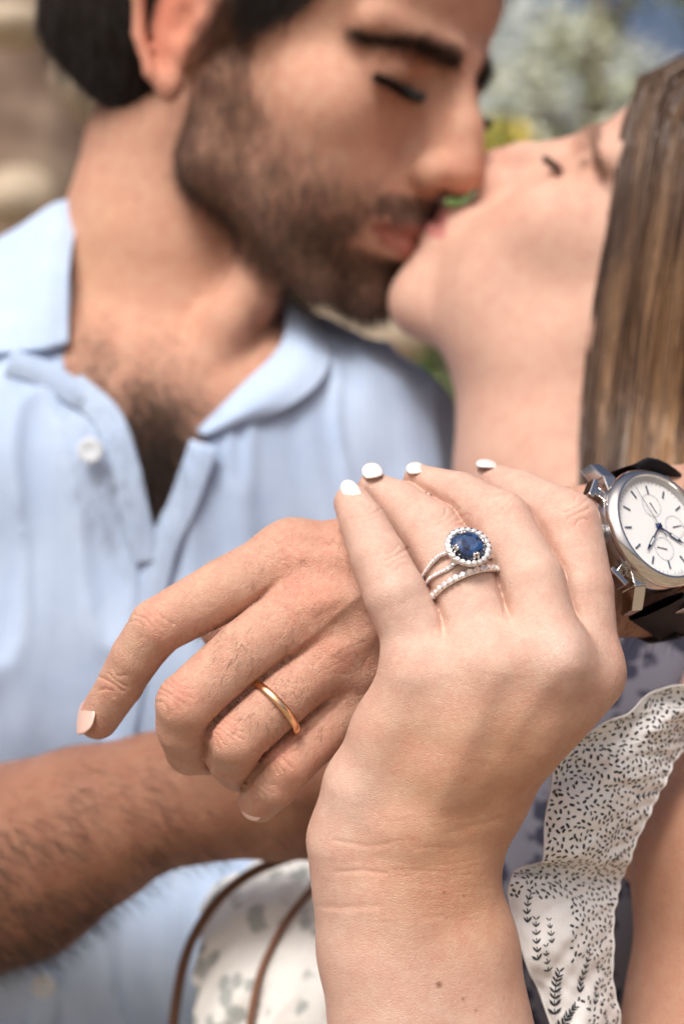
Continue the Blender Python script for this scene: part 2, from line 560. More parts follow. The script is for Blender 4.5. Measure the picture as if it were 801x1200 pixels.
def fingers_and_palm(G, palm, fingers, kf, ksep):
    base = G.new()
    for p in palm[0]: chain(G, base, p, palm[1])
    out = base.copy()
    one = G.new(); two = G.new()
    for f in fingers:
        F = G.new()
        chain(G, F, f, .7)
        out = smin(out, smin(base, F, kf), ksep)
        two = np.minimum(two, np.maximum(one, F)); one = np.minimum(one, F)
    return out, base, two - one

def sink_grooves(G, V, N, base, diff, depth, w=1.5):
    """deepen the line where two fingers press together, away from the palm"""
    b = sample(G, base, V)[0]; d = sample(G, diff, V)[0]
    f = depth * np.exp(-(d / w) ** 2) * np.clip((b - .3) / 2.5, 0, 1) * np.clip(.4 - N[:, 1], 0, 1)
    V[:, 1] += f

# ---- his left hand, fingers loosely curled, and the wrist that carries the watch
Gm = Grid((-86, -22, -98), (118, 84, 40), .68)
palm_m = ([[(342, 654, 13, 43), (420, 655, 14, 44), (520, 660, 20, 52), (640, 640, 30, 62)],
           [(364, 708, 7, 42), (440, 690, 10, 46), (530, 700, 18, 60), (640, 670, 30, 66)],
           [(388, 764, 9, 40), (450, 735, 12, 46), (540, 735, 22, 60), (640, 700, 32, 66)],
           [(414, 812, 16, 37), (470, 785, 18, 44), (560, 760, 26, 52), (650, 720, 36, 60)],
           [(350, 690, 24, 44), (450, 700, 28, 56), (540, 710, 30, 60)],
           [(400, 780, 26, 40), (480, 760, 30, 50)],
           [(352, 668, 12, 43), (378, 715, 9, 43), (400, 765, 11, 40), (424, 812, 17, 38)],
           [(420, 665, 13, 44), (440, 715, 11, 46), (450, 760, 14, 44)],
           [(640, 640, 30, 60), (760, 620, 42, 68), (860, 606, 55, 72), (980, 585, 75, 76)],
           [(640, 700, 34, 60), (760, 672, 46, 68), (860, 655, 58, 72), (980, 630, 78, 76)]], 6.0)
fing_m = [
    [(342, 654, 13, 42), (262, 692, 7, 37), (185, 734, 3, 33.5), (160, 768, 6, 29.5), (141, 802, 10, 27), (115, 842, 15, 24.5)],
    [(364, 708, 7, 42), (290, 763, -1, 39), (219, 824, -5, 36.5), (217, 850, 0, 34), (224, 877, 14, 31), (246, 880, 34, 28)],
    [(388, 764, 9, 39), (330, 815, 0, 36.5), (277, 866, -4, 34), (272, 884, 4, 32), (280, 898, 20, 29), (302, 892, 38, 26)],
    [(414, 812, 16, 37), (375, 855, 8, 33), (338, 893, 3, 32), (322, 917, 5, 29), (304, 938, 12, 25)],
    [(470, 720, 44, 50), (380, 725, 46, 42), (300, 735, 46, 34), (258, 735, 46, 26)],   # thumb, below the palm
]
F, Bm_, Dm_ = fingers_and_palm(Gm, palm_m, fing_m, 5.0, .2)
# slight hollows between the extensor tendons
Vm, Qm = subdivide(Gm, F, *surface(Gm, F, 2))
Nm = normals(Vm, Qm)
sink_grooves(Gm, Vm, Nm, Bm_, Dm_, 1.0)
Nm = normals(Vm, Qm)
for k_, (a, b) in enumerate([((350, 655), (480, 650)), ((372, 708), (500, 678)), ((395, 762), (510, 712)), ((420, 806), (520, 752))]):
    crease(Vm, Nm, [a, b], 11, -.55)
for a, b in [((352, 682), (470, 668)), ((380, 738), (480, 706)), ((408, 788), (490, 740))]:
    crease(Vm, Nm, [a, b], 12, .45)
crease(Vm, Nm, [(300, 640), (345, 625), (400, 632), (440, 618)], 5, -.35)         # veins
crease(Vm, Nm, [(345, 760), (400, 715), (430, 690), (440, 650)], 5, -.30)
Nm = normals(Vm, Qm)
for i, (cx, cy, ang, half, n, sp) in enumerate([
        (178, 722, 132, 25, 5, 15), (202, 812, 122, 27, 6, 15), (262, 856, 126, 25, 6, 14), (322, 886, 135, 22, 6, 13),
        (134, 800, 122, 19, 4, 9), (352, 700, 140, 26, 4, 20), (330, 640, 150, 26, 4, 18), (306, 926, 130, 16, 4, 8), (375, 760, 140, 24, 3, 18)]):
    big = i in (5, 6, 8)
    knuckle(Vm, Nm, cx, cy, ang, half, n, sp, depth=.12 if big else .26, w=1.9 if big else 1.7, seed=40 + i, bow=.5)
    Nm = normals(Vm, Qm)
r_ = np.random.RandomState(5)
for k_ in range(46):                                                              # crossing skin folds on the back of the hand
    x, y = r_.uniform(310, 440), r_.uniform(620, 830)
    a = math.radians(r_.choice([20, 75, 110, 150]) + r_.uniform(-14, 14)); l = r_.uniform(8, 22)
    crease(Vm, Nm, [(x - l * math.cos(a), y - l * math.sin(a)), (x + r_.uniform(-2, 2), y + r_.uniform(-2, 2)), (x + l * math.cos(a), y + l * math.sin(a))], 1.6, .075)
for poly in ([(338, 770), (300, 800), (262, 835), (245, 856), (246, 900)], [(400, 820), (372, 845), (330, 878), (300, 905), (286, 925)]):
    crease(Vm, Nm, poly, 3.2, .7)
Nm = normals(Vm, Qm)
Vm = Vm + Nm * (vnoise(Vm, 7, 3, 3) * .16)[:, None]

SKM = np.array([.45, .245, .17])       # his skin
SKF = np.array([.60, .385, .305])        # her skin
def man_hand_col(V):
    C = np.tile(SKM, (len(V), 1)) * np.array([1.18, 1.24, 1.30])
    n = vnoise(V, 9, 11, 3)
    C *= (1 + .07 * n)[:, None]
    red = (.62, .27, .19)
    for px, py, y, r, a in [(358, 700, -2, 9, .65), (338, 640, 3, 9, .35), (400, 640, 4, 8, .25), (180, 722, -4, 6, .45), (205, 812, -13, 6.5, .5), (264, 858, -12, 6, .55), (326, 888, -5, 6, .6),
                            (388, 762, 0, 8, .4), (112, 860, 12, 5, .5), (310, 935, 6, 5, .5), (135, 805, 4, 5, .25), (225, 880, 8, 9, .3), (285, 740, 40, 14, .8)]:
        tint(V, C, P(px, py, y), r, red, a)
    for px, py, y, r, a in [(270, 680, -2, 12, .25), (160, 740, 0, 6, .3)]:
        tint(V, C, P(px, py, y), r, (.66, .44, .33), a)
    return C
Cm = man_hand_col(Vm)

# ---- her left hand over it, wrist and forearm rising from below
Gf = Grid((-16, -52, -152), (96, 84, 28), .68)
palm_f = ([[(490, 788, -20, 41), (462, 860, -14, 46), (434, 925, -8, 50), (423, 985, -4, 57), (436, 1040, -2, 64), (443, 1110, -2, 66), (458, 1240, -4, 70)],
           [(575, 778, -25, 42), (540, 860, -20, 50), (490, 960, -10, 62), (480, 1040, -4, 72), (490, 1240, -6, 78)],
           [(642, 770, -25, 43), (610, 850, -18, 50), (552, 925, -8, 55), (512, 1010, -4, 64), (535, 1110, -4, 66), (562, 1240, -6, 70)],
           [(686, 788, -16, 40), (655, 818, -13, 42), (618, 850, -10, 46), (562, 930, -4, 48), (525, 1000, 0, 52)],
           [(496, 800, -19, 41), (535, 790, -21, 42), (575, 784, -23, 42), (612, 778, -24, 42), (645, 778, -23, 42), (682, 792, -16, 39)],
           [(486, 840, -17, 44), (540, 830, -20, 46), (600, 820, -21, 46), (645, 822, -16, 43)],
           [(470, 895, -12, 48), (520, 890, -15, 54), (575, 875, -13, 52)],
           [(600, 850, 4, 50), (540, 930, 6, 52)]], 6.0)
fing_f = [
    [(413, 590, 0, 22.5), (425, 613, -5, 27.5), (444, 655, -14, 33), (463, 697, -18, 37), (483, 738, -18, 39.5), (492, 788, -20, 40)],
    [(438, 571, 9, 19), (465, 592, 7, 30), (503, 625, -4, 38.5), (543, 681, -15, 41.5), (572, 775, -24, 41)],
    [(490, 562, 12, 18), (538, 582, 4, 29), (586, 612, -8, 37), (622, 682, -18, 39.5), (642, 768, -25, 42)],
    [(572, 560, 24, 18), (610, 583, 14, 32), (661, 617, -2, 43), (680, 690, -10, 38), (686, 786, -16, 40)],
    [(440, 590, 16, 14), (474, 640, 10, 16), (512, 705, -3, 20)],
    [(520, 592, 16, 14), (560, 632, 7, 16), (592, 695, -5, 20)],
    [(606, 594, 22, 16), (645, 640, 10, 18), (672, 705, -1, 19)],
    [(580, 900, 26, 50), (640, 840, 50, 44), (650, 750, 66, 36), (640, 690, 72, 30)],
]
F, Bf_, Df_ = fingers_and_palm(Gf, palm_f, fing_f, 5.0, .5)
Vf, Qf = subdivide(Gf, F, *surface(Gf, F, 2))
Nf = normals(Vf, Qf)
sink_grooves(Gf, Vf, Nf, Bf_, Df_, 1.3, 1.5)
Nf = normals(Vf, Qf)
for a, b, dd in [((500, 800), (470, 950), -.35), ((585, 790), (510, 950), -.4), ((650, 785), (560, 930), -.4)]:
    crease(Vf, Nf, [a, b], 12, dd * .6)
for a, b in [((536, 790), (505, 880)), ((612, 790), (560, 880)), ((668, 800), (612, 860))]:
    crease(Vf, Nf, [a, b], 16, .3)
crease(Vf, Nf, [(640, 740), (668, 752), (672, 780)], 15, -.5)
Nf = normals(Vf, Qf)
for i, (cx, cy, ang, half, n, sp, dp) in enumerate([
        (464, 655, 62, 19, 4, 10, .20), (526, 612, 52, 20, 4, 9, .20), (590, 590, 45, 22, 4, 11, .17), (674, 600, 62, 19, 4, 11, .2),
        (434, 604, 62, 17, 3, 5, .20), (486, 585, 40, 12, 2, 4, .14)]):
    knuckle(Vf, Nf, cx, cy, ang, half, n, sp, depth=dp, w=1.7, seed=70 + i, bow=.4, ymax=10)
    Nf = normals(Vf, Qf)
Nf = normals(Vf, Qf)
for poly, w, dp in [([(395, 1022), (425, 1020), (452, 1024)], 3, .2), ([(392, 985), (430, 992), (455, 990)], 3, .16), ([(366, 1062), (400, 1064), (440, 1062)], 4, .14),
                    ([(530, 975), (585, 960)], 5, .15)]:
    crease(Vf, Nf, poly, w, dp)
r_ = np.random.RandomState(9)
for k_ in range(30):                                                              # fine folds across the wrist
    y = r_.uniform(960, 1085); x = r_.uniform(440, 560); l = r_.uniform(14, 40)
    crease(Vf, Nf, [(x - l, y + r_.uniform(-4, 4)), (x, y + r_.uniform(-3, 3)), (x + l, y + r_.uniform(-6, 2))], 1.8, .035)
Vf = Vf + Nf * (vnoise(Vf, 9, 23, 3) * .12)[:, None]

def woman_hand_col(V):
    C = np.tile(SKF, (len(V), 1)) * .97
    C *= (1 + .07 * vnoise(V, 10, 31, 3))[:, None] * (1 + .05 * vnoise(V, 2.2, 35, 2))[:, None] ** np.array([.4, 1, 1.2])
    pink = (.74, .40, .31); tan = (.52, .265, .155); pale = (.80, .62, .54)  # tan paints the lower hand's shade, pale the lit patches and knuckle highlight
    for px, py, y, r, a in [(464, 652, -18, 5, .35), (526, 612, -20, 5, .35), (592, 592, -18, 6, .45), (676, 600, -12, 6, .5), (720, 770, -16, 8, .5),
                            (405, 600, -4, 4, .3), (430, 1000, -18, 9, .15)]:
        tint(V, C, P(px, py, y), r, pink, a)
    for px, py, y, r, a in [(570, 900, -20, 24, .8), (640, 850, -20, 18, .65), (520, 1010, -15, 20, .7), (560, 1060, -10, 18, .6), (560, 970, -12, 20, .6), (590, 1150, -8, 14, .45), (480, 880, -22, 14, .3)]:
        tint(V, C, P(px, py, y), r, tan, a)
    for px, py, y, r, a in [(520, 690, -25, 20, .25), (655, 762, -36, 6, .45), (412, 920, -18, 12, .25)]:
        tint(V, C, P(px, py, y), r, pale, a)
    return C
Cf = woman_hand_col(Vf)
def mole(V, C, px, py, r, amt=.8, col=(.20, .07, .04)):
    qx, qy = unproj(V)
    d = np.hypot((qx - px), (qy - py)) / r
    f = amt * np.clip(1.25 - d, 0, 1) * (V[:, 1] < 5)
    C[:] = C * (1 - f[:, None]) + np.array(col) * f[:, None]
for px, py, r, a in [(514, 1154, 4.6, .85), (542, 1171, 2.6, .6), (557, 1184, 2.2, .4), (520, 1046, 1.8, .6), (543, 1050, 1.8, .7), (523, 1076, 2, .5), (590, 1170, 1.6, .4), (520, 900, 1.6, .3)]:
    mole(Vf, Cf, px, py, r, a)

# ================================================================= heads
TM = (rot3(-.5829, .395, .0025), np.array([-25.3751, 302.8071, 210.7177]), .972)
TF = (rot3(3.0915, -.9663, -.1557), np.array([135.5, 256.3, 84.0]), .9003)

def to_world(T, L): return (np.asarray(L, float) * T[2]) @ T[0].T + T[1]
def to_local(T, W): return ((np.asarray(W, float) - T[1]) @ T[0]) / T[2]

def head(G, F, T, male, ear_side):
    """a head in its own axes (x forward, y left, z up, mm), joined to F"""
    R, t, s = T
    c = to_world(T, [(0, 0, 10)])[0]
    sl = G.reg(c - 165, c + 165)
    X, Y, Z = G.pts(sl)
    X = X - t[0]; Y = Y - t[1]; Z = Z - t[2]
    x = (X * R[0, 0] + Y * R[1, 0] + Z * R[2, 0]) / s
    y = (X * R[0, 1] + Y * R[1, 1] + Z * R[2, 1]) / s
    z = (X * R[0, 2] + Y * R[1, 2] + Z * R[2, 2]) / s
    ay = np.abs(y)
    def ell(cx, cy, cz, rx, ry, rz, yy=None):
        q = ay if yy is None else yy
        a, b, d_ = (x - cx), (q - cy), (z - cz)
        k0 = np.sqrt((a / rx) ** 2 + (b / ry) ** 2 + (d_ / rz) ** 2)
        k1 = np.sqrt((a / rx ** 2) ** 2 + (b / ry ** 2) ** 2 + (d_ / rz ** 2) ** 2)
        return k0 * (k0 - 1) / np.maximum(k1, 1e-6)
    def cap(a, b, ra, rb, yy=None):
        q = ay if yy is None else yy
        ab = [b[i] - a[i] for i in range(3)]; L2 = sum(v * v for v in ab)
        t_ = np.clip(((x - a[0]) * ab[0] + (q - a[1]) * ab[1] + (z - a[2]) * ab[2]) / L2, 0, 1)
        return np.sqrt((x - a[0] - t_ * ab[0]) ** 2 + (q - a[1] - t_ * ab[1]) ** 2 + (z - a[2] - t_ * ab[2]) ** 2) - (ra + (rb - ra) * t_)
    d = ell(-12, 0, 50, 94, 75, 76)
    d = smin(d, ell(38, 0, 0, 54, 58, 78), 14)
    jw = 1.0 if male else .90
    d = smin(d, cap((14, 50 * jw, -50), (70, 20 * jw, -84), 15 if male else 13, 14), 16)
    d = smin(d, cap((8, 56 * jw, -15), (14, 52 * jw, -50), 14, 13), 14)
    d = smin(d, ell(50, 0, -52, 44, 46 * jw, 36), 12)
    d = smin(d, ell(60, 42, -10, 24, 20, 22), 12)
    d = smin(d, ell(82, 0, -48, 21, 27, 27), 10)
    d = smin(d, ell(46, 0, 55, 47, 60, 48), 12)
    d = smin(d, cap((90, 8, 30), (72, 46, 31), 9 if male else 7, 8), 7)
    d = smax(d, -ell(96, 31, 13, 15, 17, 11), 8)
    d = smin(d, ell(74.5, 31.5, 13, 13.5, 14, 12), 2.5)
    d = smin(d, cap((84, 18, 20), (80, 44, 20), 3.2, 2.6), 3)                       # fold above the lid
    d = smin(d, cap((86, 0, 18), (94, 0, -20), 9, 14), 8)
    if male:
        d = smin(d, cap((92, 0, 24), (107, 0, 0), 7.5, 8), 7)
        d = smin(d, cap((107, 0, 0), (112, 0, -18), 8.5, 11), 4)
        d = smin(d, ell(104, 12, -23, 10, 7.5, 8.5), 4)
    else:
        d = smin(d, cap((92, 0, 20), (104, 0, -2), 6, 6.5), 7)
        d = smin(d, cap((104, 0, -2), (109, 0, -18), 7, 9), 5)
        d = smin(d, ell(102, 9.5, -23, 8, 5.5, 6.5), 4)
    d = smax(d, -ell(106, 6, -33, 5.5, 3.2, 4), 2)
    # lips
    up = 4.2 if male else 4.8
    d = smin(d, cap((87, 25, -54), (101, 7, -49), 2.2, up, ), 3)
    d = smin(d, cap((101, 7, -49), (101.5, 0, -48.5), up, up), 3)
    d = smin(d, cap((87, 24, -56), (99, 8, -60), 2.2, 5.6), 3)
    d = smin(d, cap((99, 8, -60), (100, 0, -61), 5.6, 5.8), 3)
    d = smax(d, -cap((90, 26, -54.6), (110, 0, -54.6), .9, 1.1), 1.2)
    d = smin(d, ell(84, 0, -85, 15, 17, 14), 8) if male else smin(d, ell(76, 0, -79, 15, 25, 16), 20)
    # ear (hers lies under the hair)
    if not male:
        d = smin(d, ell(58, 33, -32, 25, 20, 30), 20)
        d = smin(d, ell(40, 36, -52, 30, 22, 28), 14)
        F[sl] = smin(F[sl], (d * s).astype(np.float32), 14)
        return
    d = smin(d, ell(60, 28, -34, 28, 24, 28), 14)
    sg = ear_side
    ye = y * sg
    def ear_pt(a, b): return (a - (0 if male else 14), 76 + (4 if a < -8 else 0) * 1.0 + max(0, -a - 8) * .35, b)
    rim = [(6, 4), (8, 18), (2, 32), (-12, 37), (-25, 28), (-28, 10), (-22, -8), (-12, -22), (-4, -28)]
    for a, b in zip(rim[:-1], rim[1:]):
        d = smin(d, cap(ear_pt(*a), ear_pt(*b), 3.4, 3.4, ye), 2)
    d = smin(d, ell(-4 - (0 if male else 14), 75, -24, 6.5, 5, 9, ye), 3)
    d = smin(d, ell(-10 - (0 if male else 14), 75, 6, 17, 5, 27, ye), 3)
    d = smax(d, -ell(-5 - (0 if male else 14), 84, 3, 8, 8, 12, ye), 2)
    d = smax(d, -ell(-16 - (0 if male else 14), 86, 18, 7, 7, 10, ye), 2)
    d = smin(d, cap((4 - (0 if male else 14), 77, -4), (4 - (0 if male else 14), 78, 6), 3.4, 3, ye), 2)
    k = 14
    F[sl] = smin(F[sl], (d * s).astype(np.float32), k)

def blob(G, F, px, py, y, r, k):
    cone(G, F, P(px, py, y), P(px, py, y) + .01, r, r, k)

# ---- his body: neck, chest, both arms (mm; r given in mm below)
def pm(px, py, y, r): return (*P(px, py, y), r)
def man_limbs(G, F, grow=0.0, skin=True):
    g = grow
    def ch(pts, k): chain(G, F, [(*p[:3], p[3] + g) for p in pts], k, 'mm')
    ch([pm(-120, 560, 345, 70), pm(60, 560, 340, 92), pm(200, 560, 345, 96), pm(330, 560, 340, 76)], 20)      # chest
    ch([pm(330, 540, 330, 64), pm(420, 545, 325, 48)], 20)
    ch([pm(-10, 760, 345, 96), pm(230, 760, 345, 96)], 30)
    ch([pm(-10, 1050, 350, 94), pm(230, 1050, 350, 94)], 30)
    ch([pm(-10, 1400, 350, 92), pm(230, 1400, 350, 92)], 30)
    ch([pm(70, 400, 345, 44), pm(-60, 440, 345, 52), pm(-170, 520, 345, 58)], 24)                          # right shoulder
    ch([pm(-170, 530, 345, 56), pm(-240, 760, 300, 48), pm(-280, 960, 250, 43)], 16)                       # right upper arm
if 1:
    Gb = Grid((-330, 130, -360), (270, 440, 262), 2.6)
    F = Gb.new(60)
    man_limbs(Gb, F)
    chain(Gb, F, [pm(215, 190, 330, 50), pm(205, 300, 335, 54), pm(195, 400, 345, 60), pm(190, 480, 350, 66)], 16, 'mm')
    chain(Gb, F, [pm(212, 150, 320, 27), pm(176, 260, 325, 31), pm(140, 350, 335, 40)], 12, 'mm')       # trapezius side
    chain(Gb, F, [pm(330, 250, 290, 12), pm(265, 380, 275, 10), pm(215, 470, 268, 9)], 9, 'mm')         # sternomastoid
    chain(Gb, F, [pm(70, 430, 268, 8), pm(150, 462, 262, 8), pm(190, 475, 262, 8)], 9, 'mm')            # collarbones
    chain(Gb, F, [pm(215, 478, 264, 8), pm(265, 470, 268, 8), pm(330, 462, 292, 8)], 9, 'mm')
    blob(Gb, F, 300, 350, 285, 11, 9)                                                                       # larynx
    head(Gb, F, TM, True, -1)
    # throat hollow
    Vh, Qh = surface(Gb, F, 2)
    # left arm: behind her shoulders, elbow out of the picture on the right, back to the watch
    Ga = Grid((90, 20, -60), (500, 440, 120), 4.0)
    F = Ga.new(60)
    chain(Ga, F, [(95, 325, 20, 46), (210, 380, 25, 44), (330, 370, 5, 41), (400, 290, -8, 38)], 8, 'mm')
    chain(Ga, F, [(400, 290, -8, 40), (300, 190, -4, 40), (200, 110, -4, 34)], 8, 'mm')
    chain(Ga, F, [(200, 110, -2, 32), (*P(900, 600, 62), 24)], 8, 'mm')
    Va, Qa = surface(Ga, F, 1)
    # right forearm and hand round her waist
    Gr = Grid((-300, 80, -240), (70, 300, -20), 2.4)
    F = Gr.new(60)
    chain(Gr, F, [pm(-280, 960, 250, 44), pm(-200, 1040, 200, 42), pm(-60, 1020, 170, 38), pm(20, 1003, 160, 34.5), pm(100, 968, 152, 29), pm(185, 938, 146, 24), pm(240, 932, 146, 23)], 10, 'mm')
    chain(Gr, F, [pm(-60, 1050, 180, 36), pm(20, 1020, 168, 33), pm(110, 975, 160, 26)], 10, 'mm')
    for a in ([pm(240, 910, 142, 15), pm(330, 890, 136, 13), pm(430, 885, 150, 10), pm(500, 910, 170, 9)],
              [pm(240, 930, 140, 16), pm(340, 918, 134, 13), pm(450, 915, 148, 10), pm(520, 940, 172, 9)],
              [pm(240, 950, 142, 15), pm(340, 948, 138, 12), pm(440, 950, 150, 9.5), pm(500, 975, 172, 8.5)],
              [pm(235, 965, 146, 14), pm(325, 972, 144, 11), pm(400, 985, 154, 8.5), pm(450, 1005, 170, 7.5)],
              [pm(210, 915, 140, 13), pm(280, 880, 132, 11), pm(340, 862, 130, 9)]):
        chain(Gr, F, a, 5, 'mm')
    Vr, Qr = surface(Gr, F, 1)

def in_poly(L, pts2, i, j):
    x, y = L[:, i], L[:, j]
    r = np.zeros(len(L), bool)
    for (x0, y0), (x1, y1) in zip(pts2, pts2[1:] + pts2[:1]):
        c = ((y0 > y) != (y1 > y)) & (x < (x1 - x0) * (y - y0) / (y1 - y0 + 1e-9) + x0)
        r ^= c
    return r

def head_col(V, T, base, male):
    L = to_local(T, V)
    C = np.tile(base, (len(V), 1)).astype(float)
    C *= (1 + .06 * vnoise(V, 18, 51, 2))[:, None]
    def g(c, r, col, amt, both=True):
        p = L.copy()
        if both: p[:, 1] = np.abs(p[:, 1])
        q = (p - np.array(c)) / np.array(r)
        f = amt * np.exp(-(q ** 2).sum(1))
        C[:] = C * (1 - f[:, None]) + np.array(col) * f[:, None]
    lip = (.34, .12, .09) if male else (.50, .20, .175)
    red = base * np.array([1.12, .72, .68])
    g((112, 0, -20), (12, 12, 12), red, .5)
    g((76, 40, -14), (18, 18, 16), red, .12 if male else .35)
    g((-12, 82, 5), (22, 9, 34), base * np.array([1.15, .62, .55]), .75)
    g((74, 31, 13), (16, 16, 10), base * np.array([.80, .60, .50]), .6)
    g((84, 31, 21), (9, 15, 3.2), base * np.array([.45, .32, .26]), .7)  # shading of the lid crease and upper lid painted into the skin
    g((86, 31, 7.0), (9, 14, 2.8), np.array([.05, .03, .022]), .9 if male else .3)
    d1 = np.abs(L[:, 1])
    zc = -54.6
    w = np.clip(1 - (d1 / 27) ** 2, 0, 1)
    inl = (L[:, 0] > 86) & (d1 < 26) & (L[:, 2] > zc - 10 * w - .5) & (L[:, 2] < zc + 8.5 * w + .5)
    C[inl] = lip
    return C, L

def beard_mask(L):
    """0..1: how thickly the beard grows"""
    x, y, z = L[:, 0], np.abs(L[:, 1]), L[:, 2]
    # upper border of the cheek beard: from the sideburn down to the corner of the mouth
    top = np.interp(x, [0, 14, 26, 40, 58, 76, 90], [60, 45, -12, -30, -38, -42, -44])
    m = 1 / (1 + np.exp(-(top - z) / 6.0))
    front = 1 / (1 + np.exp(-(x - np.interp(z, [-110, -50, -20, 40], [-4, -2, 6, 9])) / 2.2))
    low = 1 / (1 + np.exp(-(z - np.interp(x, [0, 30, 70, 100], [-66, -84, -102, -112])) / 2.5))
    m = m * front * low
    # moustache
    mo = ((x > 84) & (z > -49) & (z < -35) & (y < 28) & (z < -35 - .25 * np.maximum(y - 8, 0))).astype(float)
    m = np.maximum(m * ((x < 84) | (z < -66) | (y > 27)), mo)
    soul = ((x > 84) & (y < 9) & (z < -66)).astype(float)
    m = np.maximum(m, soul)
    w = np.clip(1 - (y / 27) ** 2, 0, 1)
    m = m * np.clip(.45 + .22 + .5 * vnoise(L + 500, 10, 88, 3) + .45 * np.clip((-52 - z) / 25, 0, 1) + .5 * mo + .25 * np.clip((30 - x) / 25, 0, 1), .12, 1)
    m[(x > 84) & (y < 26) & (z > -54.6 - 9 * w) & (z < -54.6 + 7.5 * w)] = 0
    return m

Ch, Lh = head_col(Vh, TM, SKM * np.array([1.28, 1.28, 1.28]), True)
bm = beard_mask(Lh)
bm[(np.linalg.norm(Lh, axis=1) > 150)] = 0
f = (bm * .50)[:, None]
Ch = Ch * (1 - f) + np.array([.075, .045, .032]) * f
# hair on the chest darkens its middle
for px, py, y, r, a in [(180, 560, 262, 34, .65), (195, 500, 262, 26, .5), (105, 430, 262, 20, .2)]:
    tint(Vh, Ch, P(px, py, y), r, (.20, .11, .075), a)
for px, py, y, r, a in [(110, 300, 300, 30, .3)]:
    tint(Vh, Ch, P(px, py, y), r, (.62, .36, .20), a)  # orange light on the side of the neck, painted into the skin
Ca = np.tile(SKM * .9, (len(Va), 1)) * (1 + .08 * vnoise(Va, 12, 3))[:, None]
Cr = np.tile(SKM * np.array([.62, .53, .47]), (len(Vr), 1)) * (1 + .16 * vnoise(Vr, 16, 5, 3))[:, None]  # forearm's shade and hair both darken its skin colour here

def join(parts):
    n = 0; VV = []; QQ = []; CC = []
    for v, q, c in parts:
        VV.append(v); QQ.append(q + n); CC.append(c); n += len(v)
    return np.concatenate(VV), np.concatenate(QQ), np.concatenate(CC)

man = empty('person', P(200, 1400, 350), 'man in an open-necked light blue shirt with short dark beard, kissing the woman', 'person')
man.location.z = 0.0
bpy.context.view_layer.update()
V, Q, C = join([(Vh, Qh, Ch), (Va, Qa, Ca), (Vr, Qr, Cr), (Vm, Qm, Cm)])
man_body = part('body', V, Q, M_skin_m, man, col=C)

# ---- her body: neck, shoulders, left arm down to the elbow and up to the wrist
def woman_limbs(G, F, g=0.0):
    def ch(pts, k): chain(G, F, [(*p[:3], p[3] + g) for p in pts], k, 'mm')
    ch([(150, 232, -35, 46), (80, 250, -30, 40)], 20)                         # shoulders
    ch([(125, 215, -90, 62), (95, 225, -170, 66)], 24)                        # rib cage
    ch([(95, 225, -170, 66), (80, 235, -300, 62), (90, 245, -420, 76)], 24)
if 1:
    Gw = Grid((-20, 20, -330), (300, 340, 262), 2.6)
    F = Gw.new(60)
    woman_limbs(Gw, F)
    chain(Gw, F, [pm(700, 330, 250, 44), pm(655, 440, 248, 42), pm(660, 560, 240, 44), pm(690, 640, 230, 52)], 18, 'mm')    # neck
    head(Gw, F, TF, False, 1)
    chain(Gw, F, [pm(930, 850, 130, 44), pm(905, 920, 90, 40), pm(868, 1010, 62, 34), pm(850, 1200, 52, 31), pm(760, 1600, 40, 27)], 10, 'mm')  # left upper arm
    chain(Gw, F, [pm(850, 880, 120, 26), pm(800, 950, 95, 20), pm(768, 1005, 96, 13)], 6, 'mm')
    Vw, Qw = surface(Gw, F, 2)
    Gl = Grid((0, -44, -330), (140, 90, -149), 2.5)
    F = Gl.new(60)
    chain(Gl, F, [pm(760, 1600, 40, 30), pm(640, 1700, 20, 34), pm(560, 1450, 2, 29), pm(515, 1250, -3, 24)], 8, 'mm')
    chain(Gl, F, [(458, 1225, -3.5, 68), (480, 1400, 0, 76), (600, 1650, 12, 90)], 4)
    chain(Gl, F, [(562, 1225, -5.5, 68), (590, 1400, 0, 76), (640, 1650, 12, 90)], 4)
    Vl, Ql = surface(Gl, F, 1)
Cw, Lw = head_col(Vw, TF, SKF * np.array([1.0, .95, .92]), False)
for px, py, y, r, a in [(790, 1050, 40, 60, .95), (790, 950, 60, 40, .95)]:
    tint(Vw, Cw, P(px, py, y), r, (.47, .245, .16), a)  # upper arm darkened: its shade is put into the skin colour
for px, py, r, a in [(777, 1123, 4, .6), (788, 1143, 4, .6), (795, 1090, 3, .5), (760, 1170, 3, .4)]:
    mole(Vw, Cw, px, py, r, a)
Cl = np.tile(SKF, (len(Vl), 1))
woman = empty('person', P(640, 1500, 230), 'woman with long brown hair and white printed dress, her face tilted up to the man', 'person')
woman.location.z = 0.0
bpy.context.view_layer.update()
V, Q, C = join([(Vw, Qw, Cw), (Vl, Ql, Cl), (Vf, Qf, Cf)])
woman_body = part('body', V, Q, M_skin_f, woman, col=C)

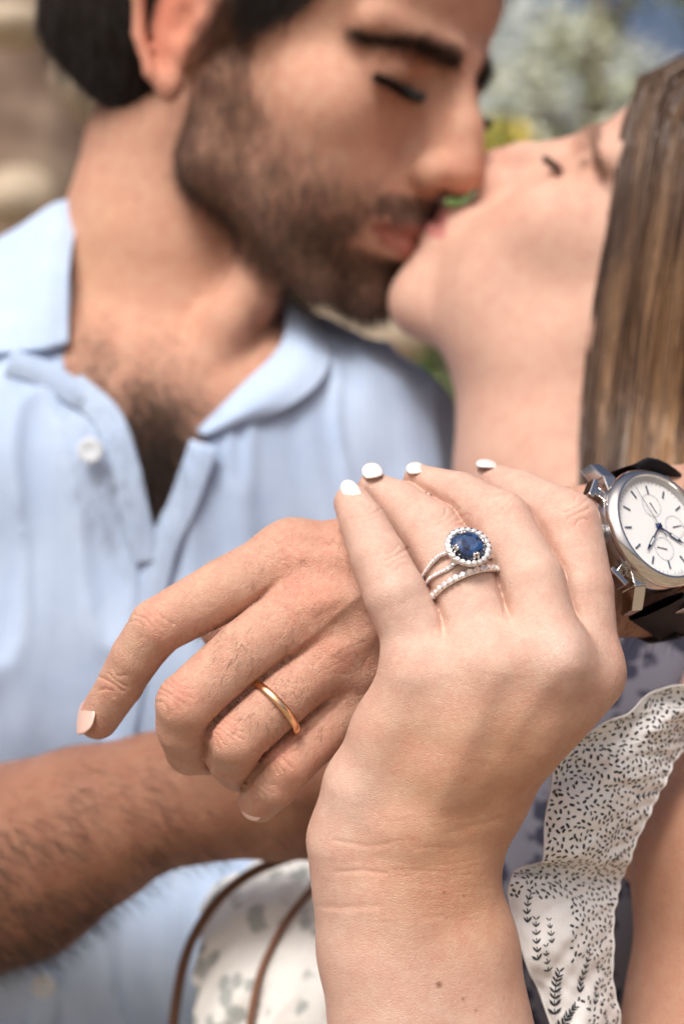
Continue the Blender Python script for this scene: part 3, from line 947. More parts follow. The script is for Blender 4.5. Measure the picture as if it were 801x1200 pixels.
# ================================================================= hair
def hairs(R, Dr, length, rad, col, droop=(0, 0, -.35), seg=2, wave=.0, seed=0, tip=.25, bend=None):
    """fine tapering hairs from roots R along unit directions Dr; three-sided tubes"""
    r_ = np.random.RandomState(seed)
    n = len(R); L = np.broadcast_to(np.asarray(length, float), (n,))[:, None]
    rad = np.broadcast_to(np.asarray(rad, float), (n,))
    pts = []
    ph = r_.rand(n, 3) * 6.28
    for k in range(seg + 1):
        t = k / seg
        p = R + Dr * L * t + np.array(droop) * L * t * t
        if bend is not None: p = p + bend * L * t * t
        if wave: p = p + np.sin(ph + t * 5) * wave * t
        pts.append(p)
    V = np.zeros((n, seg + 1, 3, 3))
    ax = np.cross(Dr, np.array([.3, .5, .81])); ax /= np.maximum(np.linalg.norm(ax, axis=1), 1e-6)[:, None]
    bx = np.cross(Dr, ax)
    for k in range(seg + 1):
        rr = (rad * (1 - (1 - tip) * k / seg))[:, None]
        for j in range(3):
            a = 2 * math.pi * j / 3
            V[:, k, j] = pts[k] + rr * (math.cos(a) * ax + math.sin(a) * bx)
    base = np.arange(n)[:, None] * (seg + 1) * 3
    Q = []
    for k in range(seg):
        for j in range(3):
            j2 = (j + 1) % 3
            Q.append(base + np.array([[k * 3 + j, k * 3 + j2, (k + 1) * 3 + j2, (k + 1) * 3 + j]]))
    C = np.repeat(np.asarray(col, float).reshape(-1, 3) * np.ones((n, 1)), (seg + 1) * 3, axis=0)
    return V.reshape(-1, 3), np.concatenate(Q), C

def pick(V, Q, w, n, seed=0):
    """n random points on the skin, denser where the weight w (per vertex) is high"""
    r_ = np.random.RandomState(seed)
    a = np.linalg.norm(np.cross(V[Q[:, 2]] - V[Q[:, 0]], V[Q[:, 3]] - V[Q[:, 1]]), axis=1)
    p = a * w[Q].mean(1); p /= p.sum()
    f = r_.choice(len(Q), n, p=p)
    b = r_.rand(n, 2)
    A, B, C_, D_ = [V[Q[f, i]] for i in range(4)]
    u, v = b[:, :1], b[:, 1:]
    return A * (1 - u) * (1 - v) + B * u * (1 - v) + C_ * u * v + D_ * (1 - u) * v, f

def unit(a): return a / np.maximum(np.linalg.norm(a, axis=-1, keepdims=True), 1e-9)

Nh = normals(Vh, Qh)
r_ = np.random.RandomState(3)
# beard
X0, f = pick(Vh, Qh, bm ** 1.1, 17000, 1)
nn = unit(Nh[Qh[f, 0]])
dl = TM[0] @ np.array([.35, 0, -1.0])
dd = unit(nn * .55 + dl * .8 + r_.randn(len(X0), 3) * .28)
dk = r_.rand(len(X0), 1)
cc = np.array([.030, .017, .011]) * (1 - dk) + np.array([.11, .052, .028]) * dk ** 2
v, q, c = hairs(X0, dd, 3.0 + 4.5 * r_.rand(len(X0)), .085, cc, seg=2, seed=4)
beard = part('beard', v, q, M_hairstuff, man, col=c)
beard['kind'] = 'stuff'; beard['label'] = 'short dark brown beard and moustache'
# eyebrows and lashes
def brow(T, V, Q, N, side, n, thick, col, seed, ln=7.5, male_=True):
    L = to_local(T, V)
    t = np.clip((side * L[:, 1] - 10) / 42, 0, 1)
    zc = (27 if male_ else 31) + 3 * t - 17 * np.clip(t - .45, 0, 1)
    w = np.exp(-((L[:, 2] - zc) / (thick * (1.15 - .6 * t))) ** 2) * (side * L[:, 1] > 8) * (side * L[:, 1] < (50 if male_ else 53)) * (L[:, 0] > 55)
    if w.sum() < 1: return None
    X0, f = pick(V, Q, w, n, seed)
    rr = np.random.RandomState(seed)
    d = unit(N[Q[f, 0]] * .35 + T[0] @ np.array([-.5, side * .8, .25]) + rr.randn(n, 3) * .3)
    return hairs(X0 + N[Q[f, 0]] * .2, d, ln * (.6 + .5 * rr.rand(n)), .10, col, seg=2, seed=seed)
for sd_ in (-1, 1):
    o = brow(TM, Vh, Qh, Nh, sd_, 1300, 3.3, (.016, .010, .008), 20 + sd_)
    e = part('eyebrow', o[0], o[1], M_hairstuff, man, col=o[2])
def lashes(T, side, n, ln, col, seed, mat_=None):
    rr = np.random.RandomState(seed)
    a = np.radians(rr.uniform(-62, 62, n))
    y0 = 31.5 + 14.4 * np.sin(a); x0 = 74.5 + 13.6 * np.cos(a)
    z0 = 7.5 + 1.8 * np.abs(np.sin(a)) + rr.uniform(-.9, .9, n)
    R = to_world(T, np.stack([x0, side * y0, z0], 1))
    d = np.stack([np.cos(a) * .8 + .1, side * np.sin(a) * .9, np.full(n, -.55)], 1) + rr.randn(n, 3) * .14
    d = unit(d @ T[0].T)
    return hairs(R, d, ln * rr.uniform(.7, 1, n), .22, col, droop=tuple(T[0] @ np.array([0, 0, .25])), seg=3, seed=seed)
for sd_ in (-1, 1):
    o = lashes(TM, sd_, 1100, 10.5, (.010, .007, .006), 30 + sd_)
    part('eyelashes', o[0], o[1], M_hairstuff, man, col=o[2])
# hair of the head: nape and side, plus what grows above the picture
Gq = Grid((-190, 190, 130), (110, 420, 300), 2.6)
F = Gq.new(60)
chain(Gq, F, [pm(165, -60, 305, 46), pm(150, 20, 305, 40), pm(158, 62, 300, 26), pm(150, 112, 296, 8)], 12, 'mm')
c0 = to_world(TM, [(-12, 0, 66), (30, 0, 90)])
Fc = Gq.new(60)
cone(Gq, Fc, c0[0], c0[1], 80, 62, 0)
X_, Y_, Z_ = Gq.pts((slice(None),) * 3)
zl = ((X_ - TM[1][0]) * TM[0][0, 2] + (Y_ - TM[1][1]) * TM[0][1, 2] + (Z_ - TM[1][2]) * TM[0][2, 2]) / TM[2]
F = smin(F, smax(Fc, 50 - zl, 4), 8).astype(np.float32)
keepface = Gq.new(60)
fc = to_world(TM, [(60, -40, 20), (75, 0, 20)])
cone(Gq, keepface, fc[0], fc[1], 46, 50, 0)
F = smax(F, -keepface, 4)
Vq, Qq = surface(Gq, F, 1)
Nq = normals(Vq, Qq)
Vq = Vq + Nq * (vnoise(Vq * np.array([1, 1, .4]), 7, 8, 3) * 2.0)[:, None]
hm = part('hair', Vq, Qq, M_darkhair, man)
hm['kind'] = 'stuff'; hm['label'] = 'short black hair behind the ear and over the nape'
w = np.ones(len(Vq))
X0, f = pick(Vq, Qq, w, 9000, 6)
dd = unit(Nq[Qq[f, 0]] * .3 + np.array([.25, 0, -.9]) + r_.randn(len(X0), 3) * .25)
v, q, c = hairs(X0, dd, 7 + 6 * r_.rand(len(X0)), .10, np.array([.014, .010, .008]) * (.6 + 1.3 * r_.rand(len(X0), 1)), seg=2, seed=7)
o = part('stray_hair', v, q, M_hairstuff, hm, col=c); o['kind'] = 'stuff'
# temple and sideburn
L = Lh
wt = ((L[:, 1] < -40) & (L[:, 2] > np.interp(L[:, 0], [0, 20, 40, 55, 70], [24, 12, 26, 48, 62])) & (L[:, 2] < 75) & (L[:, 0] > 14) & (L[:, 0] < 66)).astype(float)
X0, f = pick(Vh, Qh, wt, 5000, 8)
nn = Nh[Qh[f, 0]]
dd = unit(nn * .35 + TM[0] @ np.array([-.3, 0, -.9]) + r_.randn(len(X0), 3) * .2)
v, q, c = hairs(X0, dd, 8 + 4 * r_.rand(len(X0)), .11, np.array([.018, .012, .009]) * (.6 + r_.rand(len(X0), 1)), seg=2, seed=9)
o = part('temple_hair', v, q, M_hairstuff, man, col=c); o['kind'] = 'stuff'
# chest hair in the open collar
px, py = unproj(Vh)
wc = np.exp(-((px - 178) / 42) ** 2 - ((py - 540) / 75) ** 2) * (Nh[:, 1] < -.2) + .3 * np.exp(-((px - 108) / 26) ** 2 - ((py - 430) / 40) ** 2) * (Nh[:, 1] < -.2)
X0, f = pick(Vh, Qh, wc, 4200, 10)
dd = unit(Nh[Qh[f, 0]] * .25 + r_.randn(len(X0), 3) * .5 + np.array([.1, 0, -.5]))
v, q, c = hairs(X0, dd, 9 + 8 * r_.rand(len(X0)), .09, (.03, .018, .012), seg=3, wave=.8, seed=11)
o = part('chest_hair', v, q, M_hairstuff, man, col=c); o['kind'] = 'stuff'
# arm hair, blurred right forearm and the dark patches on it
Nr = normals(Vr, Qr)
px, py = unproj(Vr)
wr_ = (Nr[:, 1] < .3) * (np.clip(vnoise(Vr, 16, 77, 2) + .55, 0, 1) ** 1.3) * np.clip((300 - px) / 200, .10, 1)
X0, f = pick(Vr, Qr, wr_, 12000, 12)
dd = unit(Nr[Qr[f, 0]] * .22 + np.array([.9, 0, -.25]) + r_.randn(len(X0), 3) * .25)
v, q, c = hairs(X0, dd, 5 + 5 * r_.rand(len(X0)), .085, (.035, .02, .013), seg=3, wave=.6, seed=13)
o = part('forearm_hair', v, q, M_hairstuff, man, col=c); o['kind'] = 'stuff'; o['label'] = 'dark hair on the forearm round her waist'
# sharp fine hair on the ringed hand
Nm = normals(Vm, Qm)
px, py = unproj(Vm)
wz = np.zeros(len(Vm))
for cx, cy, sx, a in [(262, 745, 26, 1.3), (285, 765, 22, 1.2), (300, 840, 17, 1.6), (340, 800, 22, 1.3), (350, 868, 20, 1.6), (372, 850, 18, 1.0), (400, 620, 26, .8), (425, 650, 20, .6),
                      (370, 690, 45, .28), (410, 740, 30, .4), (420, 790, 26, .5), (300, 690, 30, .2), (245, 795, 15, .3), (320, 850, 12, .8)]:
    wz += a * np.exp(-((px - cx) ** 2 + (py - cy) ** 2) / sx ** 2)
wz *= (Nm[:, 1] < .1) & (px < 450)
X0, f = pick(Vm, Qm, wz, 780, 14)
dimg = np.array([.55, 0, -.85])
n = len(X0)
sw = r_.randn(n, 1)
dd = unit(Nm[Qm[f, 0]] * .30 + np.array([-.35, 0, -.75]) + sw * np.array([.6, 0, .1]) + r_.randn(n, 3) * .12)
bend = unit(r_.randn(n, 3)) * .25
v, q, c = hairs(X0, dd, 1.8 + 2.6 * r_.rand(n), .030 + .014 * r_.rand(n), np.array([.06, .030, .018]) * (.6 + .9 * r_.rand(n, 1)), droop=(0, 0, -.1), seg=3, seed=15, bend=bend)
o = part('hand_hair', v, q, M_hairstuff, man, col=c); o['kind'] = 'stuff'; o['label'] = 'fine dark hairs on the back of the hand and fingers'
wx = ((px > 620) & (px < 900) & (Nm[:, 1] < .2)).astype(float)
X0, f = pick(Vm, Qm, wx, 700, 16)
dd = unit(Nm[Qm[f, 0]] * .3 + np.array([-.6, 0, -.5]) + r_.randn(len(X0), 3) * .3)
v, q, c = hairs(X0, dd, 5 + 4 * r_.rand(len(X0)), .06, (.04, .022, .015), seg=3, seed=17)
o = part('wrist_hair', v, q, M_hairstuff, man, col=c); o['kind'] = 'stuff'

# her brow, lashes and long hair
Nw = normals(Vw, Qw)
for sd_ in (-1, 1):
    o = brow(TF, Vw, Qw, Nw, sd_, 420, 2.2, (.16, .088, .056), 50 + sd_, 6.5, False)
    part('eyebrow', o[0], o[1], M_hairstuff, woman, col=o[2])
    o = lashes(TF, sd_, 260, 6.5, (.05, .03, .022), 60 + sd_)
    part('eyelashes', o[0], o[1], M_hairstuff, woman, col=o[2])
EDGE = np.array([(-200, 1000), (-60, 960), (0, 900), (62, 815), (78, 770), (92, 745), (180, 727), (300, 706), (400, 692), (545, 676), (700, 682), (900, 700)], float)
_wx, _wy = unproj(Vw)
_gx = np.arange(600, 1120, 14.0); _gy = np.arange(-340, 720, 20.0)
FR = np.full((len(_gx), len(_gy)), 236.0)
_ii = ((_wx - 600) / 14 + .5).astype(int); _jj = ((_wy + 340) / 20 + .5).astype(int)
_ok = (_ii >= 0) & (_ii < len(_gx)) & (_jj >= 0) & (_jj < len(_gy))
np.minimum.at(FR, (_ii[_ok], _jj[_ok]), Vw[_ok, 1])
for _ in range(8):
    FR = np.minimum(FR, (np.roll(FR, 1, 0) + np.roll(FR, -1, 0) + np.roll(FR, 1, 1) + np.roll(FR, -1, 1)) / 4 - .2)
def skin_front(px, py):
    a = np.clip((px - 600) / 14, 0, len(_gx) - 1.01); b = np.clip((py + 340) / 20, 0, len(_gy) - 1.01)
    i, j = a.astype(int), b.astype(int); u, v = a - i, b - j
    return FR[i, j] * (1 - u) * (1 - v) + FR[i + 1, j] * u * (1 - v) + FR[i, j + 1] * (1 - u) * v + FR[i + 1, j + 1] * u * v

def hp(f, t, lift):
    """a point of the hanging hair: f across from the face to the back of the head, t down its length"""
    py = (90 - 120 * f) * (1 - t) + (640 + 40 * f) * t
    px = np.interp(py, EDGE[:, 0], EDGE[:, 1]) + f * 270 * (.85 + .15 * t)
    y = np.minimum(skin_front(px, py), 212 + 60 * np.maximum(f - .5, 0)) - 5 - 8 * np.sin(np.pi * np.minimum(f * 1.05, 1)) + 9 * np.clip(1 - f * 14, 0, 1) - lift
    s = (D + y) / D
    return np.stack([(px - 400.5) / 4 * s, y, (600 - py) / 4 * s], -1)
rows = [[tuple(hp(np.float64(f), np.float64(t), 0.0)) for f in np.linspace(0, 1, 12)] for t in np.linspace(0, 1, 12)]
V, Q, UV, S, N = sheet(rows, 90, 110, 7.0, ripple=lambda u, v: 1.6 * np.sin(u * 37 + 4 * np.sin(v * 3)) + .9 * np.sin(u * 83 + 6 * np.sin(v * 2.1 + u * 5)))
cbase = np.tile(np.array([.055, .032, .022]), (len(V), 1))
M_hairbase = attr_mat('hair_mass', rough=.5, spec=.3)
wh = part('hair', V, Q, M_hairbase, woman, col=cbase)
wh['kind'] = 'stuff'; wh['label'] = 'long straight brown hair with golden streaks'
n = 9000
ff = r_.rand(n); lf = r_.rand(n) * 5 - 1.0
cl = np.round(ff * 46) / 46
ff2 = np.clip(ff * .85 + cl * .15, 0, 1)
seg = 14
tt = np.linspace(0, 1, seg + 1)
ph = r_.rand(n) * 6.28; am = r_.rand(n) * .018 + .004; ph = ph * .25 + cl * 40
t0 = -.16 * r_.rand(n) + .01
P3 = np.stack([hp(np.clip(ff2 + am * np.sin(ph + t * 7) + .012 * r_.randn(n) * .3, -.034, 1), t0 + t * (1 - t0), lf + 1.5 * np.sin(ph + t * 5)) for t in tt], 1)
fly = r_.rand(n) < .03; am[fly] += .03; lf[fly] += 3 * r_.rand(fly.sum()); wdt = .14 + .20 * r_.rand(n)
tan = unit(P3[:, 2:3] - P3[:, :1])
sx = unit(unit(np.cross(tan, np.array([0, -1.0, 0]))) + np.array([0, 1.0, 0]) * r_.uniform(-.9, .9, (n, 1, 1)))
Vs = np.stack([P3 - sx * wdt[:, None, None], P3 + sx * wdt[:, None, None]], 2).reshape(-1, 3)
b_ = (np.arange(n) * (seg + 1) * 2)[:, None] + np.arange(seg)[None] * 2
Qs = np.stack([b_, b_ + 1, b_ + 3, b_ + 2], -1).reshape(-1, 4)
tone = vnoise(np.stack([ff2 * 400, ff2 * 0, ff2 * 0], 1), 24, 91, 3) * .9 + .42 * r_.randn(n)
tl = np.stack([vnoise(np.stack([ff2 * 400, np.full(n, t * 150), ff2 * 0], 1), 34, 95, 2) for t in tt], 1)
g1 = np.clip(.30 + .65 * tone[:, None] + .8 * tl, 0, 1)[:, :, None] * np.clip(tt * 1.3, .35, 1)[None, :, None]
dark = np.array([.060, .034, .025]); gold = np.array([.50, .30, .16])
Cs = dark * (1 - g1) + gold * g1
Cs = np.repeat(Cs[:, :, None], 2, 2).reshape(-1, 3)
o = part('hair_strands', Vs, Qs, M_hairstuff, wh, col=Cs); o['kind'] = 'stuff'

# ================================================================= nails
def nail(px, py, y, wdir, ldir, w, l, th, mat_, par, name='fingernail', label=None):
    """a curved nail plate: wdir and ldir in mm axes, half sizes w, l, rise th"""
    wd_ = unit(np.array(wdir, float)); ld = np.array(ldir, float); ld = unit(ld - wd_ * (ld @ wd_))
    nn_ = np.cross(wd_, ld)
    if nn_[1] > 0: nn_ = -nn_
    m = MB(); nu, nv = 15, 13
    V = []
    for lay in (0, 1):
        for i in range(nv):
            for j in range(nu):
                a = -1 + 2 * j / (nu - 1); b = -1 + 2 * i / (nv - 1)
                e = a * math.sqrt(1 - b * b / 2); g = b * math.sqrt(1 - a * a / 2)       # square to disc
                e2 = e * .8 + a * .2; g2 = g * .85 + b * .15
                h = th * (1 - .8 * e2 * e2 - .25 * g2 * g2)
                V.append(P(px, py, y) + wd_ * e2 * w + ld * g2 * l + nn_ * (h - lay * .45))
    F = []
    o = nu * nv
    for i in range(nv - 1):
        for j in range(nu - 1):
            a = i * nu + j
            F.append([a, a + 1, a + nu + 1, a + nu]); F.append([o + a + nu, o + a + nu + 1, o + a + 1, o + a])
    rim = [j for j in range(nu)] + [i * nu + nu - 1 for i in range(1, nv)] + [(nv - 1) * nu + j for j in range(nu - 2, -1, -1)] + [i * nu for i in range(nv - 2, 0, -1)]
    for k in range(len(rim)):
        a, b = rim[k], rim[(k + 1) % len(rim)]
        F.append([a, o + a, o + b, b])
    m.add(V, F)
    ob = m.build(name, mat_, par)
    if label: ob['label'] = label
    return ob
nail(411, 576, -3.5, (.88, .15, .46), (-.42, .55, .72), 2.6, 3.9, 1.2, M_nail_white, woman)
nail(436, 553, 6.0, (.95, .1, .22), (-.25, .75, .60), 3.0, 3.5, 1.1, M_nail_white, woman)
nail(487, 550, 9.5, (.97, .1, .1), (-.15, .85, .5), 2.9, 3.3, 1.0, M_nail_white, woman)
nail(570, 545, 21.0, (.98, .1, -.05), (-.12, .9, .38), 3.4, 3.4, 1.0, M_nail_white, woman)
nail(101, 841, 10.0, (.66, -.62, .34), (-.42, .02, -.86), 4.6, 5.4, 1.2, M_nail, man)
nail(299, 944, 8.5, (.80, -.35, -.50), (-.50, .1, -.80), 4.0, 4.4, 1.4, M_nail, man)

# ================================================================= his shirt
def poly_sdf(G, poly_px, yref):
    pl = [P(a, b, yref)[[0, 2]] for a, b in poly_px]
    X, Z = np.meshgrid(G.ax[0], G.ax[2], indexing='ij')
    d = np.full(X.shape, 1e9); ins = np.zeros(X.shape, bool)
    for i in range(len(pl)):
        a, b = pl[i], pl[(i + 1) % len(pl)]
        e = b - a; wx = X - a[0]; wz_ = Z - a[1]
        t = np.clip((wx * e[0] + wz_ * e[1]) / (e @ e), 0, 1)
        d = np.minimum(d, (wx - e[0] * t) ** 2 + (wz_ - e[1] * t) ** 2)
        c = ((a[1] > Z) != (b[1] > Z)) & (X < (b[0] - a[0]) * (Z - a[1]) / (b[1] - a[1] + 1e-12) + a[0])
        ins ^= c
    d = np.sqrt(d)
    return np.where(ins, -d, d)
VN = [(60, 250), (75, 330), (80, 420), (92, 462), (130, 477), (152, 520), (166, 580), (178, 636), (186, 636), (206, 588), (242, 518), (292, 484), (345, 442), (364, 388), (374, 310), (220, 120)]
Gs = Grid((-345, 140, -370), (190, 460, 130), 2.8)
F = Gs.new(60)
man_limbs(Gs, F, 4.5)
cut = poly_sdf(Gs, VN, 258)[:, None, :] * np.ones((1, Gs.n[1], 1))
Y = Gs.ax[1][None, :, None]
cut = np.maximum(cut, (Y - 420))
F = smax(F, -cut.astype(np.float32), 1.2)
Vt, Qt = surface(Gs, F, 2)
Nt = normals(Vt, Qt)
warp = Vt * np.array([1.0, .6, .22]) + (vnoise(Vt, 60, 5, 1) * 14)[:, None] * np.array([1, 0, 0])
dist_c = 1.0
fold = vnoise(warp, 20, 61, 2) * 4.0 + np.clip(1 - np.abs(vnoise(warp * 1.3 + 700, 26, 63, 1)) * 3.2, 0, 1) ** 2 * 3.0 + vnoise(Vt * np.array([.5, .6, 1.2]), 46, 62, 1) * 2.5
Vt = Vt + Nt * (fold * np.clip((Nt[:, 1] * -1 + .6), .2, 1))[:, None]
shirt = part('shirt', Vt, Qt, M_shirt, man)
shirt['label'] = 'light blue chambray shirt, open at the neck'
_tx, _ty = unproj(Vt)
def shirt_y(x, y, off=0.0):
    for r in (6, 10, 20, 40):
        m = (np.abs(_tx - x) < r) & (np.abs(_ty - y) < r)
        if m.any(): return Vt[m, 1].min() + off
    return 262 + off
def on_shirt(pts, off): return [P(a, b, shirt_y(a, b, off)) for a, b in pts]
def smooth_y(rows, keep_=.5):
    return rows
cl_rows = [[P(104, 238, 316), P(87, 278, 296), P(80, 335, 272), P(80, 402, 256)],
           [P(70, 238, 312), P(56, 285, 288), P(50, 345, 264), P(52, 407, 250)],
           [P(25, 262, 312), P(12, 310, 286), P(8, 360, 263), P(12, 413, 251)],
           [P(-30, 290, 322), P(-45, 335, 296), P(-50, 375, 270), P(-40, 420, 256)]]
V, Q, UV, S, N = sheet(cl_rows, 40, 36, 2.2, ripple=lambda u, v: 1.2 * np.sin(v * 5 + u * 3))
part('collar', V, Q, M_shirt, shirt, uv=UV)
cr_rows = [[P(334, 340, 302), P(330, 400, 276), P(282, 452, 257), P(230, 504, 249)],
           [P(352, 352, 298), P(356, 415, 268), P(308, 466, 250), P(238, 510, 244)],
           [P(372, 368, 304), P(386, 425, 272), P(346, 472, 254), P(252, 512, 248)]]
V, Q, UV, S, N = sheet(cr_rows, 40, 30, 2.2)
part('collar', V, Q, M_shirt, shirt, uv=UV)
def strip(pts, w, off, name, thick=1.6, par=shirt):
    c = catmull([P(a, b, shirt_y(a, b, off)) for a, b in pts], 30)
    c[:, 1] = np.convolve(np.pad(c[:, 1], 4, 'edge'), np.ones(9) / 9, 'valid')
    t = np.gradient(c, axis=0); sd = unit(np.cross(t, np.array([0, -1.0, 0])))
    V, Q, UV, S, N = sheet([list(c - sd * w / 2), list(c + sd * 0 + np.array([0, -1.0, 0])), list(c + sd * w / 2)], 60, 10, thick)
    return part(name, V, Q, M_shirt, par, uv=UV)
strip([(84, 452), (126, 490), (146, 545), (158, 600), (172, 660)], 13, -2.0, 'placket')
strip([(240, 520), (214, 590), (192, 640), (172, 720), (140, 860), (100, 1000), (66, 1120), (40, 1230)], 13, -2.2, 'placket')
strip([(10, 425), (50, 438), (100, 468)], 12, -2.4, 'collar_stand')
M_button = mat('pearl_button', (.60, .66, .72), .35)
for bx, by in [(106, 528), (52, 1155)]:
    m = MB()
    y = shirt_y(bx, by, -6.5)
    m.lathe([(0, 1.0), (3.2, 1.0), (4.6, 1.6), (5.6, 1.2), (5.8, 0), (0, 0)], (P(bx, by, y), (1, 0, 0), (0, 0, 1), (0, -1, 0)), 20)
    m.build('button', M_button, shirt)

# ================================================================= her dress
def print_mat(name, base, ink, scale=120, dens=.42, soft=.06, base2=None):
    m = mat(name, base, .85)
    b = m.node_tree.nodes['Principled BSDF']
    tc = N_(m, 'ShaderNodeTexCoord')
    nz = N_(m, 'ShaderNodeTexNoise', i_Scale=scale * 2.2, i_Detail=2.0); L_(m, tc.outputs['Object'], nz.inputs['Vector'])
    sc = N_(m, 'ShaderNodeVectorMath', operation='SCALE'); sc.inputs['Scale'].default_value = .006; L_(m, nz.outputs['Color'], sc.inputs[0])
    ad = N_(m, 'ShaderNodeVectorMath', operation='ADD'); L_(m, tc.outputs['Object'], ad.inputs[0]); L_(m, sc.outputs[0], ad.inputs[1])
    vo = N_(m, 'ShaderNodeTexVoronoi', i_Scale=float(scale)); L_(m, ad.outputs[0], vo.inputs['Vector'])
    n2 = N_(m, 'ShaderNodeTexNoise', i_Scale=scale * .45, i_Detail=2.0); L_(m, tc.outputs['Object'], n2.inputs['Vector'])
    th = N_(m, 'ShaderNodeMath', operation='SUBTRACT'); L_(m, vo.outputs['Distance'], th.inputs[0])
    mm_ = N_(m, 'ShaderNodeMath', operation='MULTIPLY'); L_(m, n2.outputs[0], mm_.inputs[0]); mm_.inputs[1].default_value = dens * 2
    L_(m, mm_.outputs[0], th.inputs[1])
    mr = N_(m, 'ShaderNodeMapRange', i_From_Min=-soft, i_From_Max=soft); L_(m, th.outputs[0], mr.inputs[0])
    mx = N_(m, 'ShaderNodeMix', data_type='RGBA'); mx.inputs[6].default_value = (*ink, 1); mx.inputs[7].default_value = (*base, 1)
    L_(m, mr.outputs[0], mx.inputs[0]); L_(m, mx.outputs[2], b.inputs['Base Color'])
    wv = N_(m, 'ShaderNodeTexNoise', i_Scale=2500.0, i_Detail=1.0); L_(m, tc.outputs['Object'], wv.inputs['Vector'])
    bp = N_(m, 'ShaderNodeBump', i_Strength=.15, i_Distance=.0002); L_(m, wv.outputs[0], bp.inputs['Height']); L_(m, bp.outputs[0], b.inputs['Normal'])
    return m
M_dress = print_mat('shaded_navy_print', (.10, .10, .13), (.010, .011, .030), 115, .46)  # shade of the bodice is put into its dark grey base
M_white = print_mat('white_print_fabric', (.72, .72, .70), (.36, .39, .38), 95, .36, .07)
M_tan = mat('tan_leather', (.20, .095, .055), .8)
Gd = Grid((-40, 40, -420), (260, 340, 10), 2.8)
F = Gd.new(60)
woman_limbs(Gd, F, 5.0)
ar = Gd.new(60)
chain(Gd, ar, [pm(930, 850, 130, 46), pm(905, 920, 90, 42), pm(868, 1010, 62, 36), pm(850, 1200, 52, 33), pm(760, 1600, 40, 30)], 6, 'mm')
F = smax(F, -ar, 3)
zt = P(700, 700, 170)[2]
F = smax(F, (Gd.ax[2][None, None, :] - zt) * np.ones_like(F), 2)
Vd, Qd = surface(Gd, F, 1)
Nd = normals(Vd, Qd)
Vd = Vd + Nd * (vnoise(Vd * np.array([1, 1, .3]), 18, 71, 2) * 3.5)[:, None]
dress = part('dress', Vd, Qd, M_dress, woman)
dress['label'] = 'navy print bodice behind the wrist, its shade painted into the grey'
# pale front of the dress, low on the left
Gk = Grid((-60, 90, -330), (60, 260, -84), 2.5)
F = Gk.new(60)
chain(Gk, F, [pm(385, 1190, 212, 70), pm(370, 1500, 212, 76)], 12, 'mm')
Vk, Qk = surface(Gk, F, 1)
Nk = normals(Vk, Qk)
Vk = Vk + Nk * (vnoise(Vk @ rot3(0, .5, 0) * np.array([1, 1, .3]), 11, 73, 3) * 6.5)[:, None]
skirt = part('skirt', Vk, Qk, M_white, woman)
skirt['label'] = 'white printed skirt with tan piping, left of the wrist'
def surf_line(Vx, pts, off):
    tx, ty = unproj(Vx)
    out = []
    for a, b in pts:
        for r in (7, 14, 30, 60):
            m = (np.abs(tx - a) < r) & (np.abs(ty - b) < r)
            if m.any(): break
        out.append(P(a, b, (Vx[m, 1].min() if m.any() else 150) + off))
    return np.array(out)
def ribbon(pts, w, name, mt, par, thick=1.2):
    c = catmull(pts, 26)
    c[:, 1] = np.convolve(np.pad(c[:, 1], 3, 'edge'), np.ones(7) / 7, 'valid')
    t = np.gradient(c, axis=0); sd = unit(np.cross(t, np.array([0, -1.0, 0])))
    V, Q, UV, S, N = sheet([list(c - sd * w / 2), list(c + np.array([0, -.8, 0])), list(c + sd * w / 2)], 60, 8, thick)
    return part(name, V, Q, mt, par, uv=UV)
ribbon(surf_line(Vk, [(388, 1012), (362, 1045), (338, 1075), (318, 1110), (302, 1150), (290, 1215)], -1.5), 2.8, 'piping', M_tan, skirt)
ribbon([P(352, 1000, 176), P(300, 1020, 176), P(262, 1048, 176), P(234, 1085, 178), P(215, 1130, 180), P(203, 1200, 182), P(198, 1260, 184)], 4.2, 'side_band', mat('dark_leather', (.13, .065, .04), .8), skirt, 2.0)
# ruffle over the shoulder
ST = [((836, 790), (846, 842), 34), ((801, 804), (822, 850), 28), ((768, 813), (808, 862), 24), ((735, 830), (799, 878), 20), ((702, 849), (789, 894), 17), ((674, 871), (779, 914), 14),
      ((657, 892), (769, 936), 13), ((646, 925), (757, 958), 12), ((638, 965), (746, 985), 11), ((636, 1004), (736, 1008), 11), ((624, 1016), (728, 1030), 16), ((600, 1024), (722, 1050), 13),
      ((595, 1046), (719, 1075), 10), ((604, 1086), (717, 1112), 9), ((617, 1130), (718, 1148), 10), ((632, 1166), (723, 1183), 12), ((650, 1216), (731, 1228), 14), ((664, 1262), (738, 1262), 16)]
rows = []
for i, (a, b, y) in enumerate(ST):
    r = []
    for k, t in enumerate(np.linspace(0, 1, 7)):
        px = a[0] * (1 - t) + b[0] * t; py = a[1] * (1 - t) + b[1] * t
        bow = 6 * math.sin(math.pi * t)
        if 1 <= i <= 6: bow += 5 * math.sin(math.pi * min(t * 2.2, 1)) * (-1.0)       # hollow just inside the rolled top edge
        if i in (10, 11): bow -= 5 * math.sin(math.pi * t)                            # the deep fold
        yy = y + 18 * t - bow
        r.append(P(px, py, yy))
    rows.append(r)
V, Q, UV, RS, RN = sheet(rows, 80, 230, .5, ripple=lambda u, v: (1.5 * np.sin(v * 31 + u * 4 + 2 * np.sin(v * 9)) + .5 * np.sin(v * 77 + u * 13)) * (1 - u) + .3 * np.sin(v * 140 + 9 * u) * np.sin(u * 21) + .35 * np.sin(v * 53 + 2 + u * 3) * (.3 + .7 * u) + .12 * np.sin(v * 120 + u * 9) * u)
M_ruf = fabric_mat('white_cotton', (.80, .80, .79), (.86, .85, .84), 2600, .15, 60, stripes=False, sheen=.1)
ruffle = part('ruffle', V, Q, M_ruf, dress)
